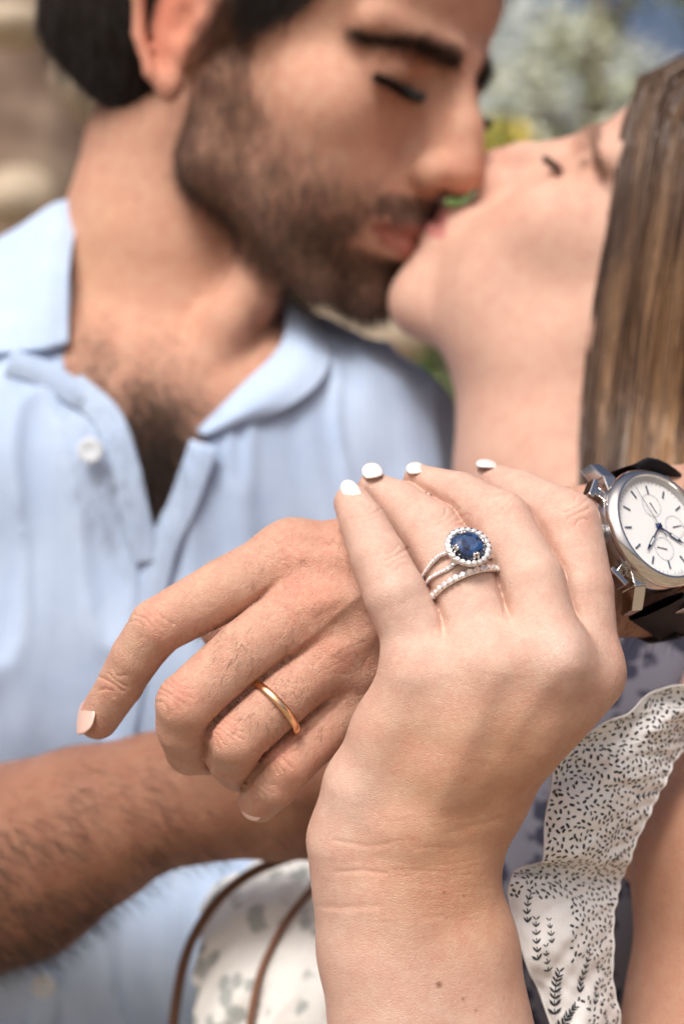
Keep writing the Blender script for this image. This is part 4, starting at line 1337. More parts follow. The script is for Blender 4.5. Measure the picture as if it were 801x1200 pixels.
ruffle['label'] = 'white shoulder ruffle printed with small black dashes and leaf sprigs'
rp = RS.reshape(-1, 3); rpx, rpy = unproj(rp)
hem = MB()
hem.tube([RS[i, 0] for i in range(0, 230, 2)], .35, 6); hem.tube([RS[i, -1] for i in range(0, 230, 2)], .35, 6)
hem.build('hem', M_ruf, dress)
ru = np.gradient(RS, axis=1); rv = np.gradient(RS, axis=0)
def decal(mb, u, v, shape, ang, size, lift=.10, along=None):
    """lay a flat printed mark on the ruffle: u,v in 0..1, shape = outline points"""
    j = u * (RS.shape[1] - 1); i = v * (RS.shape[0] - 1)
    i0, j0 = int(np.clip(i, 0, RS.shape[0] - 2)), int(np.clip(j, 0, RS.shape[1] - 2))
    fi, fj = i - i0, j - j0
    p = RS[i0, j0] * (1 - fi) * (1 - fj) + RS[i0 + 1, j0] * fi * (1 - fj) + RS[i0, j0 + 1] * (1 - fi) * fj + RS[i0 + 1, j0 + 1] * fi * fj
    n = RN[i0, j0]; n = n if n[1] < 0 else -n
    a = unit(ru[i0, j0]) if along is None else unit(along - n * (along @ n)); b = unit(np.cross(n, a))
    if along is None and b[2] < 0: b = -b
    ca, sa = math.cos(ang), math.sin(ang)
    pts = [p + n * lift + (a * (x * ca - y * sa) + b * (x * sa + y * ca)) * size for x, y in shape]
    mb.add(pts, [list(range(len(pts)))] if len(pts) <= 4 else [[0, k, k + 1] for k in range(1, len(pts) - 1)])
DASH = [(-.5, 0), (-.3, -.22), (.3, -.22), (.5, 0), (.3, .22), (-.3, .22)]
LEAF = [(0, 0), (.25, .13), (.6, .15), (1, 0), (.6, -.13), (.25, -.11)]
r_ = np.random.RandomState(21)
dm = MB(); lm = MB(); pts_done = []
def uv_at(px, py):
    k = np.argmin((rpx - px) ** 2 + (rpy - py) ** 2)
    return (k % RS.shape[1]) / (RS.shape[1] - 1), (k // RS.shape[1]) / (RS.shape[0] - 1)
def uv_lerp(u, v):
    j = u * (RS.shape[1] - 1); i = v * (RS.shape[0] - 1)
    i0, j0 = int(np.clip(i, 0, RS.shape[0] - 2)), int(np.clip(j, 0, RS.shape[1] - 2)); fi, fj = i - i0, j - j0
    return RS[i0, j0] * (1 - fi) * (1 - fj) + RS[i0 + 1, j0] * fi * (1 - fj) + RS[i0, j0 + 1] * (1 - fi) * fj + RS[i0 + 1, j0 + 1] * fi * fj
def uv_mm(u, v):
    return RS[int(v * (RS.shape[0] - 1)), int(u * (RS.shape[1] - 1))]
sprigs = [(618, 1062, 75, 7.5), (628, 1100, 60, 8.5), (640, 1125, 70, 5.5), (650, 1160, 52, 13), (682, 1142, 50, 11), (662, 1196, 30, 12), (645, 1092, 80, 4.5), (697, 1165, 65, 6),
          (708, 1190, 100, 7), (757, 932, 40, 7), (745, 962, 60, 6), (728, 1000, 50, 5), (785, 820, 15, 6), (750, 826, 20, 5), (716, 846, 30, 4.5), (712, 1222, 70, 8), (680, 1235, 40, 11), (792, 868, 50, 5)]
sp_mm = []
for (x, y, a, ln) in sprigs:
    u, v = uv_at(x, y); sp_mm.append((uv_mm(u, v), ln))
    ang = math.radians(a + r_.uniform(-10, 10)); nl = max(3, int(ln / 1.7))
    du_mm = np.linalg.norm(RS[int(v * 229), -1] - RS[int(v * 229), 0]); dv_mm = 118.0
    for k in range(nl + 1):
        t = k / nl
        d0 = ln * (t - .5)
        uu = u + d0 * math.cos(ang) / du_mm; vv = v - d0 * math.sin(ang) / dv_mm
        if not (.01 < uu < .99 and .005 < vv < .995): continue
        u2 = uu + .6 * math.cos(ang) / du_mm; v2 = vv - .6 * math.sin(ang) / dv_mm
        if not (.01 < u2 < .99 and .005 < v2 < .995): continue
        al = uv_lerp(u2, v2) - uv_lerp(uu, vv)
        if k < nl: decal(lm, uu, vv, [(0, .09), (0, -.09), (1, -.09), (1, .09)], 0, ln / nl * 1.02, .12, al)
        for sd_ in (-1, 1):
            decal(lm, uu, vv, LEAF, sd_ * r_.uniform(.55, .85), (1.0 + .13 * ln) * r_.uniform(.95, 1.2) * (1.1 - .35 * t), .14, al)
for k in range(20000):
    u, v = r_.uniform(.02, .98), r_.uniform(.01, .99)
    p = uv_mm(u, v)
    if any((abs(p - q[0]).max() < q[1] * .62) and np.linalg.norm(p - q[0]) < q[1] * .6 for q in sp_mm): continue
    qx, qy = unproj(p[None])
    if qx[0] < 668 and qy[0] > 1050: continue
    if pts_done and np.min(np.sum((np.array(pts_done) - p) ** 2, 1)) < 1.6 ** 2: continue
    pts_done.append(p)
    decal(dm, u, v, DASH, r_.uniform(0, 3.14), r_.uniform(1.3, 1.9))
    if len(pts_done) > 2000: break
M_ink = mat('black_print', (.02, .025, .035), .8)
o = dm.build('printed_dashes', M_ink, dress); o['kind'] = 'stuff'
o = lm.build('printed_leaves', M_ink, dress); o['kind'] = 'stuff'

# ================================================================= rings
def ring_frame(c, axis):
    a = unit(np.array(axis, float))
    f = unit(np.array([0, -1.0, 0]) + a * a[1])            # towards the camera, square to the finger
    s = np.cross(a, f)
    if s[0] < 0: s = -s
    return c, s, f, a                                       # local x = to the right, y = front, z = along the finger
def band(mb, fr, r, prof, n=96):
    """prof = closed outline of (radial offset, height along the finger)"""
    mb.lathe([(r + p, h) for p, h in prof], fr, n, closed=True)
# plain wedding band
gd = ring_frame(P(320.5, 830, -1.5), P(277, 866, -4) - P(388, 764, 9))
m = MB()
prof = [(.95 * math.cos(t) * .62 + .1, 1.15 * math.sin(t)) for t in np.linspace(0, 2 * math.pi, 15)[:-1]]
band(m, gd, 9.75, prof, 120)
gr = empty('wedding_ring', gd[0], 'plain polished rose gold band on the ring finger of the hairy hand', 'ring')
m.build('band', M_gold, gr)

M_diam = mat('diamond', (.95, .95, .96), .06, .6, Specular_IOR_Level=1.0, Coat_Weight=1.0, Coat_Roughness=.02)
M_sapph = mat('sapphire', (.008, .026, .105), .05, 0, Specular_IOR_Level=.8)
_v = N_(M_sapph, 'ShaderNodeTexVoronoi', i_Scale=520.0); _t = N_(M_sapph, 'ShaderNodeTexCoord'); L_(M_sapph, _t.outputs['Object'], _v.inputs['Vector'])  # colour cells paint the stone's inner facet reflections
_r = N_(M_sapph, 'ShaderNodeValToRGB'); L_(M_sapph, _v.outputs['Color'], _r.inputs[0])
_r.color_ramp.elements[0].position = .2; _r.color_ramp.elements[0].color = (.003, .008, .035, 1); _r.color_ramp.elements[1].position = .85; _r.color_ramp.elements[1].color = (.025, .075, .21, 1)
L_(M_sapph, _r.outputs[0], M_sapph.node_tree.nodes['Principled BSDF'].inputs['Base Color'])
def gem_mesh(name, rx, ry, h, n=8, table=.55, pav=1.0):
    m = MB()
    V = []
    for (s, z) in ((table, h * .9), ((table + 1) * .56, h * .55), (1.0, 0), (1.0, -.12 * h), (.5, -pav * h)):
        for j in range(n):
            a = 2 * math.pi * (j + (.5 if z == h * .55 else 0)) / n
            V.append((rx * s * math.cos(a), ry * s * math.sin(a), z))
    V.append((0, 0, h * .9)); V.append((0, 0, -pav * h * 1.3))
    F = []
    for i in range(4):
        for j in range(n):
            k = (j + 1) % n
            if i in (0, 1):
                a0, a1, b0, b1 = i * n + j, i * n + k, (i + 1) * n + j, (i + 1) * n + k
                if i == 0: F += [[a0, a1, b0], [a1, b1, b0]]
                else: F += [[a0, b1, b0], [a0, a1, b1]]
            else: F.append([i * n + j, i * n + k, (i + 1) * n + k, (i + 1) * n + j][::-1])
    c = len(V) - 2
    for j in range(n):
        F.append([c, j, (j + 1) % n]); F.append([c + 1, 4 * n + (j + 1) % n, 4 * n + j])
    me = bpy.data.meshes.new(name)
    me.from_pydata([[v / 1000 for v in p] for p in V], [], F)
    me.update()
    return me
def place(name, me, mt, c, ex, ez, scale, parent):
    """a shared mesh set at c (mm), local z along ez"""
    o = bpy.data.objects.new(name, me); COL.objects.link(o)
    if not me.materials: me.materials.append(mt)
    ez = unit(np.array(ez, float)); ex = np.array(ex, float); ex = unit(ex - ez * (ex @ ez)); ey = np.cross(ez, ex)
    w = mm_world(c)
    M = Matrix(((ex[0] * scale, ey[0] * scale, ez[0] * scale, w[0]), (ex[1] * scale, ey[1] * scale, ez[1] * scale, w[1]), (ex[2] * scale, ey[2] * scale, ez[2] * scale, w[2]), (0, 0, 0, 1)))
    r = parent
    o.parent = parent
    if parent.type == 'EMPTY': o.matrix_parent_inverse = Matrix.Translation(parent.location).inverted()
    o.matrix_basis = M
    return o
STONE = gem_mesh('diamond', 1, 1, .62, 8)
def pave(fr, r, z_of, a0, a1, n, size, parent, lift=.55):
    c, s, f, a = fr
    for k in range(n):
        t = math.radians(a0 + (a1 - a0) * k / (n - 1))
        d = s * math.sin(t) + f * math.cos(t)
        z = z_of(math.degrees(t))
        place('diamond', STONE, M_diam, c + d * (r + lift) + a * z, a, d + r_.randn(3) * .08, size * r_.uniform(.94, 1.06), parent)
def swept_band(mb, fr, r, z_of, w, th, a0, a1, n=70):
    c, s, f, a = fr
    V = []; F = []
    for k in range(n + 1):
        t = math.radians(a0 + (a1 - a0) * k / n)
        d = s * math.sin(t) + f * math.cos(t)
        z = z_of(math.degrees(t))
        for (p, h) in ((-th, -w), (.05, -w), (.28, -w * .7), (.28, w * .7), (.05, w), (-th, w)):
            V.append(c + d * (r + p) + a * (z + h))
    for k in range(n):
        for j in range(6):
            F.append([k * 6 + j, k * 6 + (j + 1) % 6, (k + 1) * 6 + (j + 1) % 6, (k + 1) * 6 + j])
    mb.add(V, F)
axf = P(504, 624, -7) - P(572, 775, -24)
# diamond band, nearer the knuckle
fb = ring_frame(P(546, 688, -16.8), axf)
db = empty('diamond_band', fb[0], 'narrow diamond eternity band under the sapphire ring', 'ring')
m = MB(); swept_band(m, fb, 10.2, lambda t: 0.0, .85, .9, -180, 180, 110); m.build('band', M_plat, db)
pave(fb, 10.2, lambda t: 0.0, -100, 100, 19, 1.05, db, .5)
# sapphire ring: split shank, halo, oval stone
fs = ring_frame(P(537.5, 668, -14.2), axf)
sr = empty('sapphire_ring', fs[0], 'oval blue sapphire ring with diamond halo and split shank', 'ring')
GA = 17.0
def zsplit(sign): return lambda t: sign * (.8 + 1.1 * max(0, 1 - abs(abs(t - GA) - 38) / 38)) + (.9 if sign > 0 else -.1)
m = MB()
swept_band(m, fs, 10.2, zsplit(1), .55, .8, GA - 125, GA + 125, 90); m.build('shank', M_plat, sr)
m = MB(); swept_band(m, fs, 10.2, zsplit(-1), .55, .8, GA - 125, GA + 125, 90); m.build('shank', M_plat, sr)
pave(fs, 10.2, zsplit(1), GA - 96, GA - 14, 16, .56, sr, .42)
pave(fs, 10.2, zsplit(-1), GA - 96, GA - 14, 16, .56, sr, .42)
pave(fs, 10.2, zsplit(1), GA + 16, GA + 90, 13, .56, sr, .42)
ga = math.radians(GA)
gn = fs[1] * math.sin(ga) + fs[2] * math.cos(ga)
gt = unit(-fs[1] * math.cos(ga) + fs[2] * math.sin(ga))
gz = fs[3]
gc = fs[0] + gn * 14.3 + gz * .2
# oval axes turned within the setting
th = math.radians(58)
ox = unit(gt * math.sin(th) + gz * math.cos(th)); oy = np.cross(gn, ox)
m = MB()
M4 = (gc, ox, oy, gn)
m.lathe([(1.0, -.5), (1.02, .1), (1.0, .35), (.72, .35), (.70, -.5)], M4, 60, sx=6.5, sy=5.9, closed=True)
m.lathe([(.95, -.5), (.8, -1.6), (.55, -3.0), (.5, -4.4)], M4, 60, sx=6.3, sy=5.7)
m.build('setting', M_plat, sr)
for k in range(22):
    t = 2 * math.pi * k / 22
    place('diamond', STONE, M_diam, gc + ox * 5.72 * math.cos(t) + oy * 5.15 * math.sin(t) + gn * .55, ox, gn + r_.randn(3) * .07 + .15 * (ox * math.cos(t) + oy * math.sin(t)), .80, sr)
sap = gem_mesh('sapphire', 4.75, 4.2, 2.3, 14, .50)
place('sapphire', sap, M_sapph, gc + gn * .5, ox, gn, 1.0, sr)
for q in (45, 135, 225, 315):
    for dq in (-7, 7):
        t = math.radians(q + dq - 10)
        b0 = gc + ox * 4.9 * math.cos(t) + oy * 4.35 * math.sin(t)
        b1 = gc + ox * 3.95 * math.cos(t) + oy * 3.45 * math.sin(t) + gn * 2.25
        mb = MB(); mb.tube([b0, b0 * .45 + b1 * .55 + gn * .5, b1], [.42, .45, .36], 7); mb.ball(b1, .48, 8, 5)
        mb.build('prong', M_plat, sr)

# ================================================================= wrist watch
wn_ = unit(np.array([.51, -.77, .386])); e1 = np.array([.6, 0, -.8]); e1 = unit(e1 - wn_ * (e1 @ wn_)); e2 = np.cross(wn_, e1)
if e2[0] > 0: e2 = -e2
wc_ = unit(e2 * math.cos(math.radians(30)) - e1 * math.sin(math.radians(30)))     # towards the crown
if wc_[0] > 0 and False: wc_ = -wc_
wl = np.cross(wn_, wc_)
if wl[2] > 0: wl = -wl                                                            # twelve o'clock points down
WC = P(773, 616, 9)
watch = empty('wrist_watch', WC - wn_ * 8, 'steel chronograph with white dial and black leather strap on the wrist', 'watch')
FRM = (WC, wc_, wl, wn_)
m = MB()
m.lathe([(0, -10.5), (15.5, -10.5), (17.6, -9.6), (18.5, -8.0), (18.6, -3.2), (18.0, -2.6)], FRM, 96)
m.build('case', M_steel, watch)
m = MB()
m.lathe([(17.8, -2.9), (18.9, -2.5), (19.1, -1.9), (18.9, -.9), (17.2, 1.0), (16.5, 1.15), (16.2, .8), (15.9, -1.4)], FRM, 96)
m.build('bezel', M_steel2, watch)
M_dial = mat('white_dial', (.80, .80, .80), .45)
m = MB(); m.lathe([(0, -1.2), (16.0, -1.2)], FRM, 96); m.build('dial', M_dial, watch)
M_rehaut = mat('inner_ring', (.55, .57, .60), .3, .5)
m = MB(); m.lathe([(15.0, -1.1), (16.1, 0.2)], FRM, 96); m.build('inner_ring', M_rehaut, watch)
M_glass = bpy.data.materials.new('crystal_glass'); M_glass.use_nodes = True
nt = M_glass.node_tree; nt.nodes.clear()
out = nt.nodes.new('ShaderNodeOutputMaterial'); mxs = nt.nodes.new('ShaderNodeMixShader'); tr = nt.nodes.new('ShaderNodeBsdfTransparent'); gl = nt.nodes.new('ShaderNodeBsdfGlossy'); fr_ = nt.nodes.new('ShaderNodeFresnel')
gl.inputs['Roughness'].default_value = .02; fr_.inputs['IOR'].default_value = 1.5
mxs.inputs[0].default_value = .06; nt.links.new(tr.outputs[0], mxs.inputs[1]); nt.links.new(gl.outputs[0], mxs.inputs[2]); nt.links.new(mxs.outputs[0], out.inputs[0])
m = MB(); m.lathe([(0, 1.7), (6, 1.62), (12, 1.35), (16.3, .8)], FRM, 96); m.build('crystal', M_glass, watch)
M_blue = mat('blued_steel', (.015, .035, .12), .25, .6)
M_dark = mat('dark_marker', (.10, .14, .20), .35, .5)
M_lume = mat('pale_lume', (.72, .80, .78), .5)
M_grey = mat('pale_grey_print', (.42, .45, .50), .6)
def dialp(x, y, z): return WC + wc_ * x + wl * y + wn_ * z
def bar(mb, a, r0, r1, w, z, t=.25, cx=0, cy=0, w1=None):
    """a bar on the dial at angle a (degrees from twelve towards three)"""
    s, c = math.sin(math.radians(a)), math.cos(math.radians(a))
    w1 = w if w1 is None else w1
    V = []
    for rr, ww in ((r0, w), (r1, w1)):
        for sg in (-1, 1):
            for zz in (z, z + t):
                V.append(dialp(cx + s * rr + sg * ww * c, cy + c * rr - sg * ww * s, zz))
    mb.add(V, [[0, 1, 3, 2], [4, 6, 7, 5], [0, 4, 5, 1], [2, 3, 7, 6], [0, 2, 6, 4], [1, 5, 7, 3]])
for h in range(12):
    m = MB(); bar(m, h * 30, 10.8, 13.4, .22, -1.15, .3)
    m.build('hour_marker', M_dark, watch, smooth=False)
m = MB()
for k in range(60):
    if k % 5: bar(m, k * 6, 14.2, 14.9, .07, -1.17, .03)
o = m.build('minute_track', M_dark, watch, smooth=False); o['kind'] = 'stuff'
for (x, y) in ((-7.0, 0), (0, 7.0), (0, -7.0)):
    m = MB()
    ring = [(3.55, .0), (3.75, .0), (3.75, .04), (3.55, .04)]
    m.lathe([(r, -1.16 + h) for r, h in ring], (dialp(x, y, 0), wc_, wl, wn_), 40, closed=True)
    for k in range(12): bar(m, k * 30, 2.9, 3.4, .05, -1.16, .03, x, y)
    m.build('subdial', M_grey, watch)
    m = MB(); bar(m, 40 + x * 20 + y * 9, -1, 2.9, .16, -1.05, .12, x, y, .08); m.build('subdial_hand', M_blue, watch, smooth=False)
for a, l, w in ((305, 8.6, .55), (45, 9.5, .5)):
    m = MB(); bar(m, a, -1.5, l * .55, w * .45, -.6, .2); bar(m, a, l * .5, l * .9, w, -.6, .22, w1=w * .9); bar(m, a, l * .9, l + 1.2, w * .9, -.6, .2, w1=.05)
    hd = m.build('hand', M_blue, watch, smooth=False)
    m = MB(); bar(m, a, l * .55, l * .86, w * .5, -.36, .06); m.build('lume', M_lume, hd, smooth=False)
m = MB(); bar(m, 158, -4, 13.5, .10, -.25, .1, w1=.05); m.build('second_hand', M_blue, watch, smooth=False)
m = MB(); m.lathe([(0, .1), (.7, .1), (.95, -.2), (.95, -.7)], FRM, 20); m.build('hand_pin', M_blue, watch)
# lugs, crown, pushers
def hexa(mb, a, b):
    V = list(a) + list(b)
    mb.add(V, [[0, 1, 2, 3], [7, 6, 5, 4], [0, 4, 5, 1], [1, 5, 6, 2], [2, 6, 7, 3], [3, 7, 4, 0]])
for sy in (-1, 1):
    for sx_ in (-1, 1):
        m = MB()
        x0, x1 = (9.2, 13.4) if sx_ > 0 else (-13.4, -9.2)
        sec = []
        for yy, zt_, zb in ((9.5, -2.6, -9.0), (17.5, -3.2, -9.8), (23.5, -7.6, -13.0)):
            q0, q1 = (x0, x1)
            if yy > 20: q0, q1 = x0 * .99, x1 * .97
            sec.append([dialp(q0, sy * yy, zt_), dialp(q1, sy * yy, zt_ - .5), dialp(q1, sy * yy, zb), dialp(q0, sy * yy, zb)])
        for a, b in zip(sec[:-1], sec[1:]): hexa(m, a, b)
        o = m.build('lug', M_steel2, watch, smooth=False)
        bv = o.modifiers.new('bevel', 'BEVEL'); bv.width = .0003; bv.segments = 2
m = MB()
cf = (dialp(18.2, 0, -5.9), wn_, wl, wc_)
m.lathe([(1.6, 0), (1.6, 1.2), (3.1, 1.3), (3.3, 1.6), (3.3, 4.3), (3.0, 4.7), (0, 4.7)], cf, 36)
for k in range(22):
    a = 2 * math.pi * k / 22
    d = wn_ * math.cos(a) + wl * math.sin(a)
    m.tube([cf[0] + d * 3.3 + wc_ * 1.5, cf[0] + d * 3.3 + wc_ * 4.4], .26, 5)
m.build('crown', M_steel, watch)
for a in (-38, 38):
    d = wc_ * math.cos(math.radians(a)) + wl * math.sin(math.radians(a))
    sd = wl * math.cos(math.radians(a)) - wc_ * math.sin(math.radians(a))
    m = MB()
    m.box(WC + d * 20.0 - wn_ * 5.9, d * 2.2, sd * 1.5, wn_ * 1.5)
    m.box(WC + d * 22.8 - wn_ * 5.9, d * 1.0, sd * 3.3, wn_ * 2.0)
    o = m.build('pusher', M_steel2, watch, smooth=False)
    bv = o.modifiers.new('bevel', 'BEVEL'); bv.width = .0004; bv.segments = 3
# strap: an oval loop round the wrist, 20 mm wide, from lug to lug
M_strap = mat('black_leather', (.010, .010, .014), .6, 0, Specular_IOR_Level=.2)
n1 = N_(M_strap, 'ShaderNodeTexNoise', i_Scale=900.0, i_Detail=4.0); tc = N_(M_strap, 'ShaderNodeTexCoord'); L_(M_strap, tc.outputs['Object'], n1.inputs['Vector'])
bp = N_(M_strap, 'ShaderNodeBump', i_Strength=.5, i_Distance=.0004); L_(M_strap, n1.outputs[0], bp.inputs['Height']); L_(M_strap, bp.outputs[0], M_strap.node_tree.nodes['Principled BSDF'].inputs['Normal'])
axw = unit(P(640, 672, 30) - P(860, 612, 56))                                     # along the forearm, towards the hand
wcen = P(765, 647, 45)
vv_ = unit(np.cross(axw, np.array([0, -1.0, 0]))); vv_ = vv_ if vv_[2] > 0 else -vv_
ff_ = np.cross(axw, vv_); ff_ = ff_ if ff_[1] < 0 else -ff_
lugT, lugB = dialp(0, -21.5, -11.0), dialp(0, 21.5, -11.0)
def loop(a):
    return wcen + vv_ * 27.0 * math.sin(a) + ff_ * 21.5 * math.cos(a)
ang = [math.radians(q) for q in (62, 80, 100, 125, 150, 180, 210, 235, 260, 278, 292)]
path = [lugT] + [loop(a) for a in ang] + [lugB]
path = catmull(path, 70)
rows = [[], [], []]
tg = np.gradient(path, axis=0)
wd0 = wc_
for i, p in enumerate(path):
    e = min(i, len(path) - 1 - i) / 10.0
    w = unit(wc_ * max(0, 1 - e) + axw * min(1, e)); w = unit(w - unit(tg[i]) * (w @ unit(tg[i])))
    nrm = unit(np.cross(w, unit(tg[i])))
    if nrm @ (p - wcen) < 0: nrm = -nrm
    rows[0].append(p - w * 8.9); rows[1].append(p + nrm * .8); rows[2].append(p + w * 8.9)
R3 = np.array(rows)
def strap_mesh(th):
    m = MB(); V = []
    n = R3.shape[1]
    for i in range(n):
        w = unit(R3[2, i] - R3[0, i]); nr = unit(np.cross(w, unit(tg[i])))
        if nr @ (path[i] - wcen) < 0: nr = -nr
        for (a, h) in ((-8.9, -.6), (-9.1, .3), (-8.4, 1.0), (-4, 1.5), (4, 1.5), (8.4, 1.0), (9.1, .3), (8.9, -.6), (4, -1.2), (-4, -1.2)):
            V.append(path[i] + w * a + nr * h)
    F = []
    for i in range(n - 1):
        for j in range(10):
            F.append([i * 10 + j, i * 10 + (j + 1) % 10, (i + 1) * 10 + (j + 1) % 10, (i + 1) * 10 + j])
    F.append(list(range(4))); 
    m.add(V, F)
    return m
strap_mesh(1).build('strap', M_strap, watch)

# ================================================================= the place behind them (metres)
def ground_mat(name, c1, c2, c3, sc=3.0):
    m = mat(name, c1, .95); b = m.node_tree.nodes['Principled BSDF']
    tc = N_(m, 'ShaderNodeTexCoord'); n = N_(m, 'ShaderNodeTexNoise', i_Scale=sc, i_Detail=8.0, i_Roughness=.65)
    L_(m, tc.outputs['Object'], n.inputs['Vector'])
    r = N_(m, 'ShaderNodeValToRGB'); L_(m, n.outputs[0], r.inputs[0])
    r.color_ramp.elements[0].position = .35; r.color_ramp.elements[0].color = (*c1, 1)
    r.color_ramp.elements[1].position = .68; r.color_ramp.elements[1].color = (*c3, 1)
    e = r.color_ramp.elements.new(.5); e.color = (*c2, 1)
    L_(m, r.outputs[0], b.inputs['Base Color'])
    bp = N_(m, 'ShaderNodeBump', i_Strength=.6, i_Distance=.03); L_(m, n.outputs[0], bp.inputs['Height']); L_(m, bp.outputs[0], b.inputs['Normal'])
    return m
M_ground = ground_mat('dry_ground', (.16, .12, .08), (.26, .20, .14), (.34, .30, .20), 1.5)
M_bank = ground_mat('earth_bank', (.10, .065, .045), (.19, .13, .095), (.33, .26, .19), 3.0)
M_rock = ground_mat('pale_rock', (.30, .24, .17), (.42, .34, .25), (.50, .43, .33), 4)
X, Y = np.meshgrid(np.concatenate([[-1500, -300, -80], np.linspace(-30, 30, 60), [80, 300, 1500]]), np.concatenate([[-1500, -300, -60], np.linspace(-20, 40, 60), [90, 300, 1500]]), indexing='ij')
V = np.stack([X, Y, X * 0], -1).reshape(-1, 3)
near = (np.abs(V[:, 0]) < 40) & (np.abs(V[:, 1]) < 60)
V[:, 2] = vnoise(V * 1000, 4000, 101, 3) * .08 * near
ii = np.arange(len(V)).reshape(X.shape)
gq = np.stack([ii[:-1, :-1], ii[1:, :-1], ii[1:, 1:], ii[:-1, 1:]], -1).reshape(-1, 4)
g = mesh_np('ground', V, gq, M_ground, world=False); g['kind'] = 'structure'
# a tall earth bank to the left, closing the view behind his shoulder
nx, nz = 120, 70
U, W = np.meshgrid(np.linspace(0, 1, nx), np.linspace(0, 1, nz), indexing='ij')
bx = -5.5 + U * 5.35
by = 2.6 + U * 1.9 + W * 1.5 + .0 * W
bz = -0.1 + W * 4.2 * (1 - .62 * U ** 9)
V = np.stack([bx, by, bz], -1).reshape(-1, 3)
V[:, 1] += vnoise(V * 1000, 900, 111, 4) * .38; V[:, 0] += vnoise(V * 1000, 700, 112, 3) * .15
ii = np.arange(len(V)).reshape(U.shape)
top = np.array([[-5.5, 9, 4.1], [.2, 9, .6]])
q = np.stack([ii[:-1, :-1], ii[1:, :-1], ii[1:, 1:], ii[:-1, 1:]], -1).reshape(-1, 4)
# solid back
Bk = V.copy(); Bk[:, 1] += 5
V2 = np.concatenate([V, Bk]); nV = len(V)
edge = lambda e: np.stack([e[:-1], e[1:], e[1:] + nV, e[:-1] + nV], 1)
q2 = np.concatenate([q, q[:, ::-1] + nV, edge(ii[:, -1]), edge(ii[0][::-1]), edge(ii[-1])])
b = mesh_np('earth_bank', V2, q2, M_bank, world=False); b['kind'] = 'structure'
# rocks lying on the bank
def rock(x, y, z, r, seed, label, squash=(1, .8, .7), mt=None, tilt=0):
    n, m_ = 22, 14
    th, ph = np.meshgrid(np.linspace(0, 2 * math.pi, n, endpoint=False), np.linspace(0, math.pi, m_), indexing='ij')
    p = np.stack([np.sin(ph) * np.cos(th), np.sin(ph) * np.sin(th), np.cos(ph)], -1).reshape(-1, 3)
    p *= (1 + .28 * vnoise(p * 1000 + seed * 777, 900, seed, 3))[:, None]
    p = p * r * np.array(squash)
    c, s = math.cos(tilt), math.sin(tilt)
    p = np.stack([p[:, 0] * c + p[:, 2] * s, p[:, 1], -p[:, 0] * s + p[:, 2] * c], -1)
    ii = np.arange(n * m_).reshape(n, m_); jj = np.roll(ii, -1, 0)
    q = np.stack([ii[:, :-1], ii[:, 1:], jj[:, 1:], jj[:, :-1]], -1).reshape(-1, 4)
    o = mesh_np('rock', p, q, mt or M_rock, world=False); o.location = (x, y, z)
    return tag(o, label, 'rock')
def at(px, py, d):
    """metres: where pixel px,py lies at distance d from the lens"""
    return ((px - 400.5) / 1920 * d, d - .48, EYE + (600 - py) / 1920 * d)
x, y, z = at(104, 108, 3.0); rock(x, y, z, .085, 1, 'pale boulder jutting from the bank behind his neck', (1.0, .8, .62), tilt=.8)
x, y, z = at(18, 235, 3.0); rock(x, y, z, .07, 2, 'pale stone low on the bank above his shoulder', (1.0, .8, .8))
x, y, z = at(10, 30, 3.1); rock(x, y, z, .07, 3, 'small tan stone at the top left corner', (1.2, .8, .6))
x, y, z = at(430, 388, 4.2); rock(x, y, z, .13, 4, 'pale stone seen between his shoulder and her chin', (1.3, .8, .8))
# trees and bushes
def leaf_cloud(name, blobs, n, size, cols, parent, seed, ):
    r = np.random.RandomState(seed)
    w = np.array([b[3] ** 3 for b in blobs]); k = r.choice(len(blobs), n, p=w / w.sum())
    B = np.array([b[:3] for b in blobs])[k]; Rr = np.array([b[3] for b in blobs])[k]
    d = unit(r.randn(n, 3)); rad = r.rand(n) ** .45
    c = B + d * (Rr * rad)[:, None] * np.array([1, 1, .8])
    a = unit(r.randn(n, 3)); b_ = unit(np.cross(a, r.randn(n, 3)))
    s = size * r.uniform(.6, 1.3, n)[:, None]
    V = np.stack([c - a * s, c + b_ * s * .5, c + a * s, c - b_ * s * .5], 1).reshape(-1, 3)
    Q = np.arange(n * 4).reshape(-1, 4)
    cc = np.array(cols)[r.randint(0, len(cols), n)] * r.uniform(.75, 1.25, (n, 1))
    o = mesh_np(name, V, Q, M_leaf, world=False, col=np.repeat(cc, 4, 0), smooth=False)
    return o
M_leaf = attr_mat('leaves', rough=.6, spec=.3)
b_ = M_leaf.node_tree.nodes['Principled BSDF']
M_bark = ground_mat('bark', (.08, .06, .045), (.14, .11, .085), (.20, .17, .13), 12)
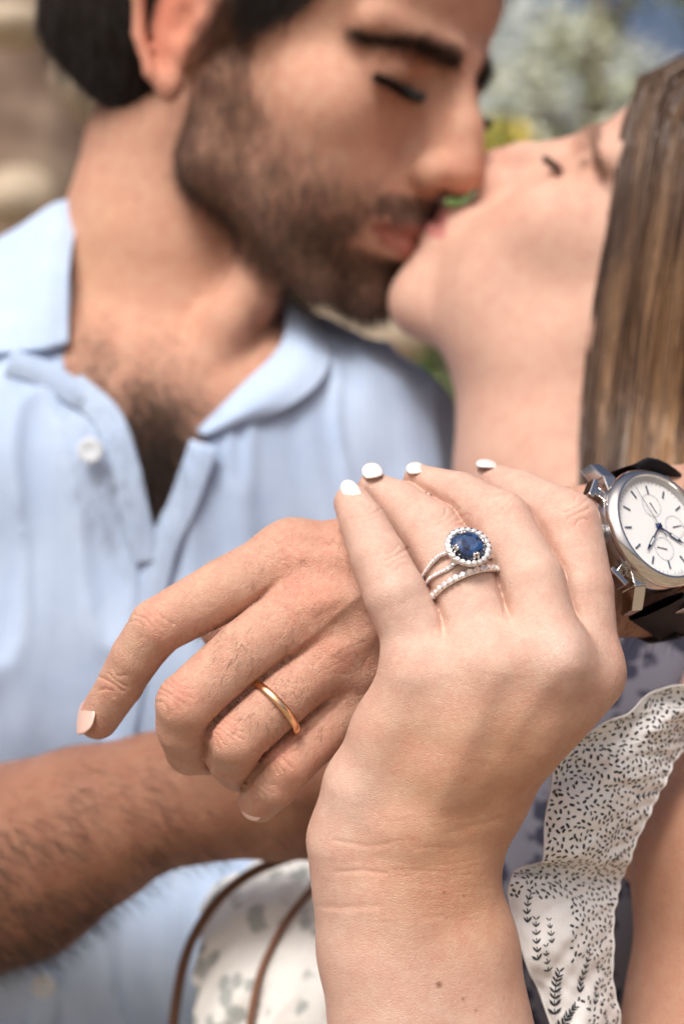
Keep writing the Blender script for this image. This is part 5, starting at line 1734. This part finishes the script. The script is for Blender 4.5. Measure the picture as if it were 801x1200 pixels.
def tree(px, d, h, cr, label, cols, seed, n=3500, base=.35, leaf=.07):
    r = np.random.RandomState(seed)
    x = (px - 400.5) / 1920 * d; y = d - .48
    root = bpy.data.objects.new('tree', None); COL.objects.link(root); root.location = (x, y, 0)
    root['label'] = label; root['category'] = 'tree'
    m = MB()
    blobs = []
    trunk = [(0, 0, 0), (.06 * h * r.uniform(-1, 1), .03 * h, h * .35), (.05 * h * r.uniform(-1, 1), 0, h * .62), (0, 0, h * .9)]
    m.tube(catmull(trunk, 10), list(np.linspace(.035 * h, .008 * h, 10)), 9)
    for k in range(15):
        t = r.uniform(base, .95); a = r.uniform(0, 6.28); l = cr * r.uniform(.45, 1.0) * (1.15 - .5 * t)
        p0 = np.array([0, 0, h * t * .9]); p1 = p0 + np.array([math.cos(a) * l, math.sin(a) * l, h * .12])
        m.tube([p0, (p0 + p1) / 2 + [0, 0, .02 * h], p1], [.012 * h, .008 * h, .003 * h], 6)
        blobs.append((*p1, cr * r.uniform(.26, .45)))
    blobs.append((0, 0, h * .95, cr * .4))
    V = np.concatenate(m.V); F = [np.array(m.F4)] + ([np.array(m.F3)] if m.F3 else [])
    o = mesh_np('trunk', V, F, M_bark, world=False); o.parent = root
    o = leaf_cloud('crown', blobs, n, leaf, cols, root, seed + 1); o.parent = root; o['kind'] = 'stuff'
    return root
G1 = [(.10, .16, .05), (.14, .20, .07), (.20, .25, .11)]
G2 = [(.30, .34, .20), (.48, .52, .36), (.62, .64, .50)]
YL = [(.55, .42, .06), (.62, .50, .12), (.30, .32, .08)]
tree(840, 9.0, 5.4, 1.5, 'green tree filling the top right corner above her hair', G2, 201, 2600, .4)
tree(700, 13.0, 6.6, 1.3, 'tall olive green tree left of the corner tree', G2, 205, 1800, .5)
tree(520, 14.0, 3.0, 1.0, 'dark green tree seen in the gap under his nose', G1, 209, 3600, .15)
tree(960, 11.0, 6.0, 1.8, 'broad tree at the right edge behind her head', G1, 213, 3600, .3)
tree(610, 40.0, 13.5, 4.6, 'distant tree between the two faces, haze painted into its blue green leaves', [(.48, .54, .52), (.64, .70, .68)], 217, 5500, .1, .2)  # pale leaf colours stand in for haze over the distance
tree(400, 24.0, 4.4, 2.6, 'green tree behind the man', G1, 221, 3600, .15, .14)
def bush(px, py, d, r, label, cols, seed, n=2600, leaf=.04):
    x, y, z = at(px, py, d)
    root = bpy.data.objects.new('bush', None); COL.objects.link(root); root.location = (x, y, 0); root['label'] = label; root['category'] = 'bush'
    rr = np.random.RandomState(seed); m = MB(); bl = []
    for k in range(12):
        a = rr.uniform(0, 6.28); l = r * rr.uniform(.2, .8); zz = z * rr.uniform(.55, 1.0)
        p = (math.cos(a) * l, math.sin(a) * l, zz)
        m.tube([(0, 0, 0), (p[0] * .4, p[1] * .4, zz * .5), p], [.02, .014, .006], 5); bl.append((*p, r * rr.uniform(.3, .5)))
    o = mesh_np('stem', np.concatenate(m.V), [np.array(m.F4)] + [np.array(m.F3)], M_bark, world=False); o.parent = root
    o = leaf_cloud('foliage', bl, n, leaf, cols, root, seed); o.parent = root; o['kind'] = 'stuff'
bush(592, 135, 6.5, .24, 'yellow flowering bush between his nose and her brow', YL, 301, 2600)
bush(470, 420, 7.5, .6, 'low green bush beyond his shoulder', G1, 305, 3000)
bush(530, 245, 8.5, .35, 'green bush framed by the two noses', [(.16, .28, .05), (.22, .34, .09)], 309, 2400)
